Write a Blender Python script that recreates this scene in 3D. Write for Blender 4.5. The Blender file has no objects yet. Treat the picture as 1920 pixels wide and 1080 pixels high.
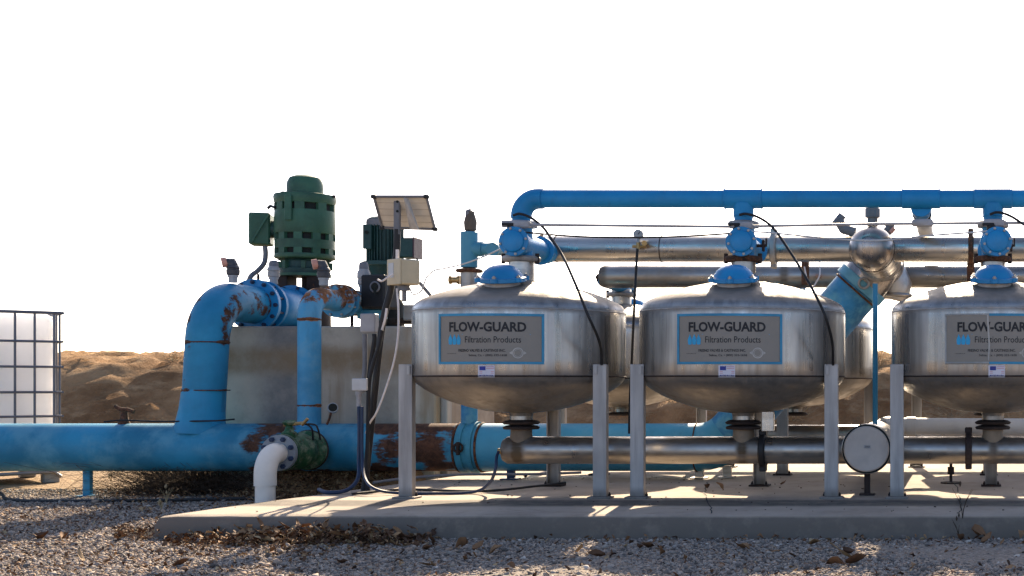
import bpy, math, random
from mathutils import Vector, Matrix, noise as mnoise
import numpy as np
R = math.radians
random.seed(7)
rng = np.random.default_rng(7)
scene = bpy.context.scene
col = scene.collection
# ------------------------------------------------------------------ camera, light
F, VX, VY, EYE = 2500.0, 1815.0, 722.0, 0.656      # lens and horizon of the photograph; z = 0 is the top of the pad
cam = bpy.data.cameras.new('camera'); cam_o = bpy.data.objects.new('camera', cam); col.objects.link(cam_o)
cam_o.location = (0, 0, EYE); cam_o.rotation_euler = (R(90), 0, 0)
cam.lens = F / 1920 * 36; cam.sensor_width = 36; cam.clip_end = 3000
cam.shift_x = -(VX - 960) / 1920; cam.shift_y = (VY - 540) / 1920
scene.camera = cam_o
SUN = Vector((-0.12, 1.0, 0.595)).normalized()
world = bpy.data.worlds.new('World'); scene.world = world; world.use_nodes = True
wn = world.node_tree.nodes; wl = world.node_tree.links
bg = wn['Background']; sky = wn.new('ShaderNodeTexSky'); sky.sky_type = 'NISHITA'; sky.sun_disc = False
sky.sun_elevation = math.asin(SUN.z); sky.sun_rotation = math.atan2(SUN.x, SUN.y)
sky.dust_density = 1.6; sky.air_density = 0.5; sky.ozone_density = 0.25
wl.new(sky.outputs[0], bg.inputs[0]); bg.inputs[1].default_value = 0.12
sl = bpy.data.lights.new('sun', 'SUN'); sl.energy = 5.0; sl.angle = R(0.5); sl.color = (1.0, 0.81, 0.58)
so = bpy.data.objects.new('sun', sl); col.objects.link(so); so.rotation_euler = SUN.to_track_quat('Z', 'Y').to_euler()
so.location = (-3, 20, 14)
vs = scene.view_settings; vs.view_transform = 'Standard'; vs.look = 'None'; vs.gamma = 1; vs.use_curve_mapping = False
vs.exposure = 1.4

# ------------------------------------------------------------------ helpers
def P(x, y, d): return Vector(((x - VX) * d / F, d, EYE + (VY - y) * d / F))

def basis(ax):
    ax = Vector(ax).normalized()
    up = Vector((0, 0, 1)) if abs(ax.z) < 0.9 else Vector((0, 1, 0))
    u = up.cross(ax).normalized(); v = ax.cross(u).normalized()
    return u, v, ax

class MB:
    def __init__(s): s.v = []; s.f = []
    def add(s, v, f):
        n = len(s.v); s.v += [tuple(p) for p in v]; s.f += [tuple(i + n for i in q) for q in f]; return s
    def box(s, c, size, rot=None, bev=0.0):
        hx, hy, hz = (k / 2 for k in size)
        M = rot if rot is not None else Matrix.Identity(3); c = Vector(c)
        if bev <= 0:
            vs_ = [c + M @ Vector((x, y, z)) for x in (-hx, hx) for y in (-hy, hy) for z in (-hz, hz)]
            return s.add(vs_, [(0, 1, 3, 2), (4, 6, 7, 5), (0, 4, 5, 1), (2, 3, 7, 6), (0, 2, 6, 4), (1, 5, 7, 3)])
        b = bev; vv = []; idx = {}
        for sx in (-1, 1):
            for sy in (-1, 1):
                for sz in (-1, 1):
                    for k in range(3):
                        p = [sx * hx, sy * hy, sz * hz]
                        for j in range(3):
                            if j != k: p[j] -= (sx, sy, sz)[j] * b
                        idx[(sx, sy, sz, k)] = len(vv); vv.append(c + M @ Vector(p))
        ff = []
        g = lambda a, b_, c_, k: idx[(a, b_, c_, k)]
        for q in (-1, 1):
            ff.append([g(q, -1, -1, 0), g(q, 1, -1, 0), g(q, 1, 1, 0), g(q, -1, 1, 0)][::q])
            ff.append([g(-1, q, -1, 1), g(-1, q, 1, 1), g(1, q, 1, 1), g(1, q, -1, 1)][::q])
            ff.append([g(-1, -1, q, 2), g(1, -1, q, 2), g(1, 1, q, 2), g(-1, 1, q, 2)][::q])
        for a in (-1, 1):
            for b_ in (-1, 1):
                o = a * b_
                ff.append([g(a, b_, -1, 0), g(a, b_, -1, 1), g(a, b_, 1, 1), g(a, b_, 1, 0)][::o])
                ff.append([g(a, -1, b_, 2), g(a, 1, b_, 2), g(a, 1, b_, 0), g(a, -1, b_, 0)][::-o] if True else 0)
                ff.append([g(-1, a, b_, 1), g(1, a, b_, 1), g(1, a, b_, 2), g(-1, a, b_, 2)][::-o])
                for c_ in (-1, 1):
                    ff.append([g(a, b_, c_, 0), g(a, b_, c_, 1), g(a, b_, c_, 2)][::a * b_ * c_])
        return s.add(vv, ff)
    def tube(s, pts, r, seg=20, caps=True):
        pts = [Vector(p) for p in pts]; n = len(pts)
        rs = r if isinstance(r, (list, tuple)) else [r] * n
        T = []
        for i in range(n):
            t = (pts[min(i + 1, n - 1)] - pts[max(i - 1, 0)])
            T.append(t.normalized() if t.length > 1e-9 else Vector((0, 0, 1)))
        u, v, _ = basis(T[0]); V = []; Fc = []
        for i in range(n):
            if i:
                q = T[i - 1].rotation_difference(T[i]); u = q @ u
            u = (u - T[i] * u.dot(T[i])).normalized(); v = T[i].cross(u)
            for k in range(seg):
                a = 2 * math.pi * k / seg
                V.append(pts[i] + (u * math.cos(a) + v * math.sin(a)) * rs[i])
        for i in range(n - 1):
            for k in range(seg):
                a, b = i * seg + k, i * seg + (k + 1) % seg
                Fc.append((a, b, b + seg, a + seg))
        if caps:
            Fc.append(tuple(range(seg))[::-1]); Fc.append(tuple(range((n - 1) * seg, n * seg)))
        return s.add(V, Fc)
    def cyl(s, p0, p1, r, r1=None, seg=24, caps=True):
        return s.tube([p0, p1], [r, r if r1 is None else r1], seg, caps)
    def lathe(s, prof, c=(0, 0, 0), ax=(0, 0, 1), seg=32, caps=True, sx=1.0):
        u, v, w = basis(ax); c = Vector(c); V = []; Fc = []
        for (r, z) in prof:
            for k in range(seg):
                a = 2 * math.pi * k / seg
                V.append(c + w * z + (u * math.cos(a) * sx + v * math.sin(a)) * max(r, 1e-4))
        for i in range(len(prof) - 1):
            for k in range(seg):
                a, b = i * seg + k, i * seg + (k + 1) % seg
                Fc.append((a, b, b + seg, a + seg))
        if caps:
            Fc.append(tuple(range(seg))[::-1]); Fc.append(tuple(range((len(prof) - 1) * seg, len(prof) * seg)))
        return s.add(V, Fc)
    def torus(s, c, ax, R_, r, seg=40, m=10, prof=None):
        u, v, w = basis(ax); c = Vector(c); V = []; Fc = []
        for i in range(seg):
            a = 2 * math.pi * i / seg; d = u * math.cos(a) + v * math.sin(a)
            for k in range(m):
                b = 2 * math.pi * k / m
                V.append(c + d * (R_ + r * math.cos(b)) + w * (r * math.sin(b) * (prof or 1)))
        for i in range(seg):
            for k in range(m):
                a = i * m + k; b = i * m + (k + 1) % m; i2 = ((i + 1) % seg) * m
                Fc.append((a, i2 + k, i2 + (k + 1) % m, b))
        return s.add(V, Fc)

def fillet(pts, rad, n=10):
    pts = [Vector(p) for p in pts]; out = [pts[0]]
    for i in range(1, len(pts) - 1):
        r = rad[i - 1] if isinstance(rad, (list, tuple)) else rad
        a, b, c = pts[i - 1], pts[i], pts[i + 1]
        d0 = (a - b).normalized(); d1 = (c - b).normalized()
        ang = d0.angle(d1); t = r / math.tan(ang / 2)
        p0 = b + d0 * t; p1 = b + d1 * t
        cen = b + (d0 + d1).normalized() * (r / math.sin(ang / 2))
        e0 = p0 - cen; e1 = p1 - cen; th = e0.angle(e1); axn = e0.cross(e1).normalized()
        for k in range(n + 1):
            out.append(cen + Matrix.Rotation(th * k / n, 3, axn) @ e0)
    out.append(pts[-1]); return out

def smooth(pts, n=8):
    pts = [Vector(p) for p in pts]
    q = [pts[0] * 2 - pts[1]] + pts + [pts[-1] * 2 - pts[-2]]; out = []
    for i in range(1, len(q) - 2):
        a, b, c, d = q[i - 1:i + 3]
        for k in range(n):
            t = k / n
            out.append(0.5 * ((2 * b) + (c - a) * t + (2 * a - 5 * b + 4 * c - d) * t * t + (3 * b - a - 3 * c + d) * t ** 3))
    out.append(pts[-1]); return out

LOCAL = set()
def link(name, me, mat, parent=None):
    o = bpy.data.objects.new(name, me); col.objects.link(o)
    if mat and not me.materials: me.materials.append(mat)
    if parent is not None:
        o.parent = parent
        if parent.type == 'EMPTY' and parent.name not in LOCAL: o.location = -parent.location
    return o
def mesh(name, mb, flat=False, ang=35):
    me = bpy.data.meshes.new(name); me.from_pydata(mb.v, [], mb.f); me.update()
    if not flat:
        me.shade_smooth(); me.set_sharp_from_angle(angle=R(ang))
    return me
def part(name, mb, mat, parent, flat=False, label=None):
    o = link(name, mesh(name, mb, flat), mat, parent)
    if label: o['label'] = label
    return o
def tag(o, label, cat, group=None):
    o['label'] = label; o['category'] = cat
    if group: o['group'] = group
    return o
def thing(name, label, cat, loc=(0, 0, 0), group=None, local=False):
    o = bpy.data.objects.new(name, None); col.objects.link(o); o.location = loc; o.empty_display_size = 0.05
    if local: LOCAL.add(o.name)
    return tag(o, label, cat, group)
def solo(name, mb, mat, label, cat, group=None, flat=False, loc=None):
    if loc is None: loc = mb.v[0]
    L = Vector(loc); mb.v = [tuple(Vector(p) - L) for p in mb.v]
    o = link(name, mesh(name, mb, flat), mat); o.location = L
    return tag(o, label, cat, group)
def struct(name, me, mat, kind='structure'):
    o = link(name, me, mat); o['kind'] = kind; return o
BOLT = {}
def bolts(parent, c, ax, Rr, n, r, h, mat, off=0.0, name='bolt'):
    key = (r, h, mat.name)
    if key not in BOLT:
        m = MB().lathe([(r, 0), (r, h * .6), (r * .8, h * .65), (r * .55, h * .66), (r * .55, h), ], seg=6)
        BOLT[key] = mesh(name, m, True)
    u, v, w = basis(ax); c = Vector(c)
    base = -parent.location if (parent.type == 'EMPTY' and parent.name not in LOCAL) else Vector((0, 0, 0))
    for k in range(n):
        a = 2 * math.pi * (k + off) / n
        o = link(name, BOLT[key], mat, parent)
        o.location = base + c + (u * math.cos(a) + v * math.sin(a)) * Rr
        o.rotation_euler = w.to_track_quat('Z', 'Y').to_euler()
def copy_tree(o, parent=None, skip=()):
    loc = o.name in LOCAL
    c = o.copy(); col.objects.link(c)
    if loc: LOCAL.add(c.name)
    if parent: c.parent = parent
    for ch in list(o.children):
        if ch.name.split('.')[0] not in skip: copy_tree(ch, c, skip)
    return c

# ------------------------------------------------------------------ materials
RUST = (0.085, 0.032, 0.014); RUST2 = (0.22, 0.085, 0.03)
class NT:
    def __init__(s, name):
        s.m = bpy.data.materials.new(name); s.m.use_nodes = True; s.t = s.m.node_tree
        s.b = s.t.nodes['Principled BSDF']; s.tc = s.t.nodes.new('ShaderNodeTexCoord').outputs['Object']
        oi = s.t.nodes.new('ShaderNodeObjectInfo'); s.rnd = s.math('MULTIPLY', oi.outputs['Random'], 20.0)
    def math(s, op, a, b=None, clamp=False):
        n = s.t.nodes.new('ShaderNodeMath'); n.operation = op; n.use_clamp = clamp
        for i, q in enumerate((a, b)):
            if q is None: continue
            if isinstance(q, (int, float)): n.inputs[i].default_value = q
            else: s.t.links.new(q, n.inputs[i])
        return n.outputs[0]
    def noise(s, scale, detail=4, rough=0.6, stretch=None, own=True):
        n = s.t.nodes.new('ShaderNodeTexNoise'); n.noise_dimensions = '4D'
        n.inputs['Scale'].default_value = scale; n.inputs['Detail'].default_value = detail; n.inputs['Roughness'].default_value = rough
        src = s.tc
        if stretch:
            mp = s.t.nodes.new('ShaderNodeMapping'); mp.inputs['Scale'].default_value = stretch
            s.t.links.new(src, mp.inputs[0]); src = mp.outputs[0]
        s.t.links.new(src, n.inputs['Vector']); s.t.links.new(s.rnd, n.inputs['W'])
        return n.outputs[0]
    def ramp(s, x, lo, hi, a=0.0, b=1.0):
        n = s.t.nodes.new('ShaderNodeMapRange'); n.interpolation_type = 'SMOOTHSTEP'
        s.t.links.new(x, n.inputs[0]); n.inputs[1].default_value = lo; n.inputs[2].default_value = hi
        n.inputs[3].default_value = a; n.inputs[4].default_value = b; return n.outputs[0]
    def mix(s, f, a, b, mode='MIX'):
        n = s.t.nodes.new('ShaderNodeMix'); n.data_type = 'RGBA'; n.blend_type = mode
        for k, q in ((0, f), (6, a), (7, b)):
            if isinstance(q, (int, float)): n.inputs[k].default_value = q
            elif isinstance(q, tuple): n.inputs[k].default_value = (*q[:3], 1)
            else: s.t.links.new(q, n.inputs[k])
        return n.outputs[2]
    def axis(s, k):
        n = s.t.nodes.new('ShaderNodeSeparateXYZ'); s.t.links.new(s.tc, n.inputs[0]); return n.outputs[k]
    def window(s, k, lo, hi, soft):
        x = s.axis(k)
        return s.math('MULTIPLY', s.ramp(x, lo - soft, lo + soft), s.ramp(x, hi - soft, hi + soft, 1.0, 0.0))
    def bump(s, h, strength, dist):
        n = s.t.nodes.new('ShaderNodeBump'); n.inputs['Strength'].default_value = strength; n.inputs['Distance'].default_value = dist
        s.t.links.new(h, n.inputs['Height']); s.t.links.new(n.outputs[0], s.b.inputs['Normal'])
    def set(s, **k):
        for a, q in k.items():
            i = s.b.inputs[{'color': 'Base Color', 'rough': 'Roughness', 'metal': 'Metallic', 'spec': 'Specular IOR Level', 'aniso': 'Anisotropic'}[a]]
            if isinstance(q, (int, float)): i.default_value = q
            elif isinstance(q, tuple): i.default_value = (*q[:3], 1)
            else: s.t.links.new(q, i)
MC = {}
def paint(name, c, rough=0.45, rust=0.0, var=0.25, fade=None, fadeamt=0.5, zones=(), scale=5.0, spec=0.35, bumpd=0.002, r2=(.12, .052, .028), rst=None):
    """weathered paint: large tone variation, faded areas, rust where noise passes a threshold; zones = (axis, lo, hi, soft, amount)"""
    if name in MC: return MC[name]
    n = NT(name); a = n.noise(scale * .6, 5); b = n.noise(scale * 2.2, 7, .68, rst); f = n.noise(90, 3)
    dark = tuple(k * (1 - var) for k in c); lite = tuple(min(1, k * (1 + var)) for k in c)
    cc = n.mix(n.ramp(a, .35, .65), dark, lite)
    if fade: cc = n.mix(n.math('MULTIPLY', n.ramp(n.noise(scale * 1.3, 6, .65), .45, .65), fadeamt), cc, fade)
    ds = n.ramp(n.noise(scale * 3, 6, .7, (1, 1, .25)), .55, .75)
    cc = n.mix(n.math('MULTIPLY', ds, .35), cc, tuple(k * .45 + .02 for k in c))
    s = b
    for z in zones: s = n.math('ADD', s, n.math('MULTIPLY', n.window(*z[:4]), z[4]))
    th = 0.78 - rust * 0.3
    rm = n.ramp(s, th - .02, th + .07)
    rc = n.mix(n.ramp(n.noise(scale * 6, 5, .7), .4, .65), tuple(k * .42 for k in r2), r2)
    cc = n.mix(rm, cc, rc)
    n.set(color=cc, rough=n.math('ADD', n.math('MULTIPLY', rm, .85 - rough), n.ramp(f, .3, .7, rough - .06, rough + .1)), spec=spec)
    h = n.math('ADD', n.math('MULTIPLY', f, .3), n.math('MULTIPLY', rm, -.6)); n.bump(h, .5, bumpd)
    MC[name] = n.m; return n.m
def steel(name, c=(.42, .41, .395), rough=.28, dirt=.5, zones=(), metal=.9, stretch=(7, 7, .5), dirtc=(.085, .06, .035), dust=None, bmp=1.0):
    if name in MC: return MC[name]
    n = NT(name); st = n.noise(3.0, 6, .6, stretch); big = n.noise(2.2, 4, .6); sp = n.noise(40, 3, .6); v = n.noise(14, 3, .5, (1.5, 1.5, .08))
    cc = n.mix(n.ramp(st, .35, .68), tuple(k * .66 for k in c), tuple(min(1, k * 1.15) for k in c))
    s = n.math('MULTIPLY', n.ramp(n.math('ADD', n.math('MULTIPLY', big, .6), n.math('MULTIPLY', st, .4)), .45, .68), dirt)
    for z in zones: s = n.math('ADD', s, n.math('MULTIPLY', n.math('MULTIPLY', n.window(*z[:4]), z[4]), n.ramp(st, .25, .7, .45, 1.0)), True)
    cc = n.mix(s, cc, dirtc)
    mt = n.ramp(s, 0, 1, 1.0, .35)
    if dust:
        dz = n.math('MULTIPLY', n.window(2, dust, 9, .03), n.ramp(big, .3, .6, .6, .9)); cc = n.mix(dz, cc, (.165, .135, .105)); mt = n.math('MULTIPLY', mt, n.ramp(dz, 0, 1, 1, .1))
    n.set(color=cc, metal=n.math('MULTIPLY', mt, metal), rough=n.math('ADD', n.ramp(v, .3, .7, rough - .07, rough + .1), n.math('MULTIPLY', s, .25)) if not dust else n.math('ADD', n.math('ADD', n.ramp(v, .3, .7, rough - .07, rough + .1), n.math('MULTIPLY', s, .25)), n.math('MULTIPLY', dz, .35)))
    n.bump(n.math('ADD', n.math('MULTIPLY', v, .9), n.math('MULTIPLY', big, 1.5)), .28 * bmp, .008)
    MC[name] = n.m; return n.m
def concrete(name, c=(.30, .275, .245), stain=.5, zs=()):
    n = NT(name); a = n.noise(1.3, 6, .62); b = n.noise(7, 6, .7); f = n.noise(120, 4, .7); vv = n.noise(5, 5, .6, (1, 1, .12))
    cc = n.mix(n.ramp(a, .33, .67), tuple(k * .78 for k in c), tuple(k * 1.15 for k in c))
    cc = n.mix(n.math('MULTIPLY', n.ramp(b, .5, .72), .45), cc, (c[0] * .5, c[1] * .46, c[2] * .42))
    cc = n.mix(n.math('MULTIPLY', n.ramp(vv, .5, .7), stain), cc, (c[0] * .62, c[1] * .52, c[2] * .42))
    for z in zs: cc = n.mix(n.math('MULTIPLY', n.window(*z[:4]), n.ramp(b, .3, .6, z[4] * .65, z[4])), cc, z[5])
    cc = n.mix(n.ramp(f, .62, .74), cc, (c[0] * .45, c[1] * .43, c[2] * .4))
    n.set(color=cc, rough=.9, spec=.25); n.bump(n.math('ADD', n.math('MULTIPLY', f, .5), b), .5, .006); return n.m
def plain(name, c, rough=.5, metal=0, var=.15, scale=12, spec=.4):
    if name in MC: return MC[name]
    n = NT(name); a = n.noise(scale, 5)
    n.set(color=n.mix(n.ramp(a, .3, .7), tuple(k * (1 - var) for k in c), tuple(min(1, k * (1 + var)) for k in c)), rough=n.ramp(a, .3, .7, rough - .05, min(1, rough + .12)), metal=metal, spec=spec)
    n.bump(n.noise(70, 3), .2, .002); MC[name] = n.m; return n.m

M_BLUE = paint('blue_pvc_paint', (.005, .20, .44), .5, rust=-.2, var=.12, fade=(.03, .22, .46), fadeamt=.25)
M_BLUEV = paint('blue_valve_paint', (.004, .215, .47), .45, rust=.08, var=.15, spec=.5)
M_MAIN = paint('weathered_blue_paint', (.025, .225, .37), .55, rust=.12, var=.25, fade=(.13, .35, .45), fadeamt=.6, rst=(.45, 1, 1),
               zones=((0, -4.12, -3.50, .06, .25), (0, -4.05, -3.80, .03, .06), (0, -5.00, -4.62, .08, .25), (0, -4.6, -4.1, .1, .12), (0, -3.78, -3.62, .06, .05), (2, .345, .42, .015, .05), (2, 0, .09, .01, .08)), scale=3.2)
M_MAINR = paint('light_blue_paint', (.06, .30, .46), .5, rust=.10, var=.14, fade=(.16, .40, .52), fadeamt=.4, scale=3.5)
M_DIAG = paint('patchy_blue_paint', (.03, .20, .40), .5, rust=.22, var=.3, fade=(.12, .36, .46), fadeamt=.7, scale=5)
M_RISER = paint('riser_blue_paint', (.016, .24, .42), .5, rust=.20, var=.2, fade=(.04, .24, .46), fadeamt=.3,
                zones=((2, .945, .965, .008, .2), (2, .61, .63, .008, .22), (2, 1.02, 1.55, .10, .07), (0, -5.20, -5.0, .02, .15), (0, -5.6, -5.36, .03, .15)), scale=3.5)
M_RISER2 = paint('pale_riser_paint', (.05, .27, .46), .5, rust=.22, var=.2, fade=(.16, .36, .46), fadeamt=.5,
                 zones=((2, 1.10, 1.125, .008, .26), (2, .50, .525, .008, .26), (2, 1.22, 1.5, .05, .25)), scale=4, r2=(.30, .12, .045))
M_TEE = paint('faded_teal_paint', (.055, .22, .32), .5, rust=.05, var=.15, scale=5)
M_RUST = paint('rusted_iron', (.05, .028, .02), .8, rust=1.2, var=.3, scale=9, r2=(.17, .075, .04))
M_RUSTD = paint('dark_rusted_iron', (.03, .02, .017), .75, rust=.55, var=.3, scale=9)
M_GREEN = paint('green_motor_paint', (.030, .095, .058), .5, rust=.06, var=.3, fade=(.04, .11, .06), fadeamt=.4, scale=5)
M_GREEN2 = paint('dark_green_motor_paint', (.014, .05, .045), .5, rust=.08, var=.3, scale=6)
M_GVALVE = paint('green_valve_paint', (.014, .075, .028), .5, rust=.62, var=.3, scale=14, fade=(.30, .32, .22), fadeamt=.6)
M_STEEL = steel('brushed_stainless', zones=((2, .30, .705, .02, .62), (2, .700, .735, .015, .35), (2, 1.07, 1.10, .012, .5)), dirt=.25, dust=1.13)
M_PIPE = steel('stainless_pipe', (.56, .53, .49), .29, dirt=.35, stretch=(.5, 7, 7))
M_PIPEL = steel('dirty_stainless_pipe', (.40, .38, .35), .32, dirt=.6, stretch=(.5, 5, 5), zones=((0, -2.95, -2.70, .08, .5), (0, -2.72, -2.655, .02, .7), (0, -1.38, -1.32, .02, .8), (0, .125, .175, .02, .7)))
M_LEG = steel('galvanised_leg', (.44, .42, .40), .5, dirt=.35, metal=.3, zones=((2, -.5, .05, .03, .6),))
M_GALV = plain('galvanised_steel', (.32, .33, .34), .5, .6)
M_BOLT = plain('zinc_bolt', (.38, .36, .34), .45, .7)
M_BOLTB = plain('blue_grey_bolt', (.10, .16, .24), .4, .5)
M_VENT = plain('charcoal_plastic', (.06, .06, .065), .5)
M_BLACK = plain('black_rubber', (.012, .012, .013), .55)
M_DARK = plain('dark_recess', (.010, .014, .012), .8)
M_NAVY = plain('navy_hose', (.012, .03, .075), .45)
M_GREY = plain('grey_plastic', (.16, .16, .17), .55)
M_LGREY = plain('light_grey_plastic', (.34, .33, .33), .5)
M_PVC = plain('white_pvc', (.88, .78, .66), .38, var=.05)
M_PVCG = plain('grey_white_pvc', (.50, .50, .49), .45, var=.08)
M_CREAM = plain('cream_enclosure', (.55, .46, .30), .5, var=.07)
M_WHITE = plain('white_cable', (.72, .66, .62), .5)
M_PINK = plain('pink_cap', (.62, .30, .22), .5)
M_BRASS = plain('brass', (.42, .28, .12), .4, .7)
M_TOTE = plain('white_tank_plastic', (.86, .84, .82), .42, var=.04, scale=3)
M_TOTE.node_tree.nodes['Principled BSDF'].inputs['Subsurface Weight'].default_value = .75
M_TOTE.node_tree.nodes['Principled BSDF'].inputs['Subsurface Radius'].default_value = (1, 1, 1)
M_TOTE.node_tree.nodes['Principled BSDF'].inputs['Subsurface Scale'].default_value = .6
M_CAGE = plain('cage_tube', (.13, .14, .17), .45, .5)
M_PANEL = plain('panel_backsheet', (.62, .56, .47), .5, var=.08)
M_DISC = plain('dusty_cap_face', (.56, .50, .44), .7, .1, var=.12, scale=9)
M_SIGN = plain('sign_plate', (.235, .212, .18), .42, .15, var=.08, scale=5)
M_SBLUE = paint('sign_border_blue', (.04, .24, .40), .5, rust=-.1, var=.15, scale=9)
M_SWORN = paint('worn_sign_border', (.32, .33, .32), .5, rust=.1, var=.2, scale=9)
M_LET = plain('black_lettering', (.010, .010, .012), .5)
M_LETB = plain('blue_print', (.03, .33, .58), .5)
M_LETG = plain('grey_print', (.42, .40, .36), .5)
M_STK = plain('white_sticker', (.62, .60, .66), .5, var=.05)
M_STKB = plain('sticker_blue', (.03, .04, .25), .5)
M_STKR = plain('sticker_stripe', (.50, .16, .20), .5)

# ------------------------------------------------------------------ ground, bank, pad
GZ = -0.12
def ground_mat():
    n = NT('gravel_and_dirt'); a = n.noise(.8, 6, .65); b = n.noise(45, 5, .75); c = n.noise(14, 5, .7); st = n.noise(160, 3, .7)
    g = n.mix(n.ramp(b, .35, .66), (.18, .155, .13), (.44, .38, .32)); g = n.mix(n.ramp(st, .6, .7), g, (.58, .52, .46))
    g = n.mix(n.math('MULTIPLY', n.ramp(c, .52, .7), .4), g, (.24, .14, .08))
    d = n.mix(n.ramp(c, .35, .65), (.24, .165, .095), (.40, .29, .18)); d = n.mix(n.ramp(b, .6, .7), d, (.16, .10, .055))
    y = n.math('ADD', n.axis(1), n.math('MULTIPLY', a, 1.2))
    n.set(color=n.mix(n.ramp(y, 9.6, 10.4), g, d), rough=.95, spec=.15); n.bump(n.math('ADD', b, n.math('MULTIPLY', c, 1.5)), .9, .02); return n.m
xs = [-600, -120, -40] + list(np.linspace(-20, 12, 81)) + [40, 120, 600]
ys = [-600, -120, -30, -6] + list(np.linspace(0, 14, 71)) + [24, 40, 120, 600]
gm = MB(); V = []
for y in ys:
    for x in xs:
        near = 1 if (-20 <= x <= 12 and 0 <= y <= 14) else 0
        inpad = (x > -4.3 and 6.55 < y < 14)
        z = GZ + (0 if inpad else near * 0.018 * mnoise.noise(Vector((x * .9, y * .9, 0))))
        V.append((x, y, z))
nx = len(xs); gm.add(V, [(j * nx + i, j * nx + i + 1, (j + 1) * nx + i + 1, (j + 1) * nx + i) for j in range(len(ys) - 1) for i in range(nx - 1)])
struct('ground', mesh('ground', gm, ang=80), ground_mat())

def bank_mat():
    n = NT('bank_dirt'); a = n.noise(1.1, 7, .68); b = n.noise(9, 6, .75); c = n.noise(3, 6, .7, (1, 1, 2.5))
    cc = n.mix(n.ramp(a, .35, .66), (.19, .105, .05), (.42, .26, .135)); cc = n.mix(n.math('MULTIPLY', n.ramp(c, .5, .66), .55), cc, (.50, .34, .19))
    cc = n.mix(n.math('MULTIPLY', n.ramp(b, .55, .72), .6), cc, (.10, .06, .032))
    n.set(color=cc, rough=.98, spec=.1); n.bump(n.math('ADD', b, n.math('MULTIPLY', c, .6)), 1.0, .06); return n.m
def bank_h(x, y):
    yf = 12.8 + .5 * mnoise.noise(Vector((x * .25, 3, 0)))
    t = (y - yf - .6) / 2.7
    s = 0 if t < 0 else (1 if t > 1 else t * t * (3 - 2 * t))
    top = 1.02 + .05 * mnoise.noise(Vector((x * .3, 0, 5))) + .012 * (x + 6)*0
    if y > 18: top -= min(1.6, (y - 18) * .5)
    h = GZ - .05 + s * (top - GZ + .05)
    w = min(1, max(0, t * 3))
    h += w * (.21 * mnoise.fractal(Vector((x * .9 + y * .5, y * 1.3, 1)), .9, 2.0, 5) * (1 - .65 * s) + .07 * mnoise.fractal(Vector((x * 4, y * 4, 7)), .8, 2.1, 4))
    return h
bm = MB(); bx = np.linspace(-26, 16, 380); by = np.concatenate([np.linspace(12.2, 19, 90), np.linspace(19.3, 24, 12)])
V = [(x, y, bank_h(x, y)) for y in by for x in bx]; nx = len(bx)
bm.add(V, [(j * nx + i, j * nx + i + 1, (j + 1) * nx + i + 1, (j + 1) * nx + i) for j in range(len(by) - 1) for i in range(nx - 1)])
struct('dirt_bank', mesh('dirt_bank', bm, ang=80), bank_mat())

mm_ = MB(); V = []; gx = np.linspace(-5.15, -3.86, 60); gy = np.linspace(9.0, 9.75, 22)
def mound(x, y):
    e = min(1, max(0, (x + 5.15) / .3)) * min(1, max(0, (-3.86 - x) / .12)); t = min(1, max(0, (y - 9.05) / .5))
    return GZ - .02 + e * t * t * (3 - 2 * t) * .21 + .02 * mnoise.fractal(Vector((x * 5, y * 5, 0)), 1, 2, 3) * e
for y in gy:
    for x in gx: V.append((x, y, mound(x, y)))
mm_.add(V, [(j * 60 + i, j * 60 + i + 1, (j + 1) * 60 + i + 1, (j + 1) * 60 + i) for j in range(21) for i in range(59)])
struct('soil_mound', mesh('soil_mound', mm_, ang=80), bpy.data.materials['bank_dirt'])
PADM = concrete('pad_concrete', (.40, .335, .27), .12, zs=((2, -.20, -.012, .008, 1.1, (.17, .145, .12)), (1, 7.22, 7.60, .07, .95, (.10, .088, .075))))  # grime and painted shade on front face; contact shadow painted under the tanks
def pad_edge(y): return -4.09 + (y - 6.75) * .12
def build_pad():
    m = MB(); fr = 6.75; bk = 12.2; rt = 4.0; b = .012
    NX, NY = 90, 60; V = []; Fc = []
    for j in range(NY + 1):
        y = fr + (bk - fr) * (j / NY) ** 1.3
        for i in range(NX + 1):
            l = pad_edge(y); x = l + (rt - l) * i / NX
            z = .0025 * mnoise.noise(Vector((x * 1.1, y * 1.1, 0)))
            if j == 0: z -= .008 + .006 * mnoise.noise(Vector((x * 9, 0, 0)))
            if i == 0: z -= .008
            V.append((x, y + (0.0 if j else -.004 + .006 * mnoise.noise(Vector((x * 6, 2, 0)))), z))
    n1 = NX + 1
    Fc = [(j * n1 + i, j * n1 + i + 1, (j + 1) * n1 + i + 1, (j + 1) * n1 + i) for j in range(NY) for i in range(NX)]
    m.add(V, Fc)
    # front and left faces, slightly battered
    n0 = len(m.v); rows = 6; W = []
    path = [V[j * n1] for j in range(NY, 0, -1)] + V[:n1]
    for k in range(rows + 1):
        for (x, y, z) in path:
            t = k / rows; left = x < pad_edge(y) + .01
            o = .012 * (1 if k else 0) + .02 * t
            wob = .004 * mnoise.noise(Vector((x * 5, y * 5, t * 3)))
            W.append((x - (o if left else 0) + (0 if not left else wob), y - (o + wob if y < fr + .02 else 0), z - t * .16 - (.006 if k else 0)))
    L = len(path)
    m.add(W, [(k * L + i, (k + 1) * L + i, (k + 1) * L + i + 1, k * L + i + 1) for k in range(rows) for i in range(L - 1)])
    return m
struct('concrete_pad', mesh('concrete_pad', build_pad(), ang=70), PADM)

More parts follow.
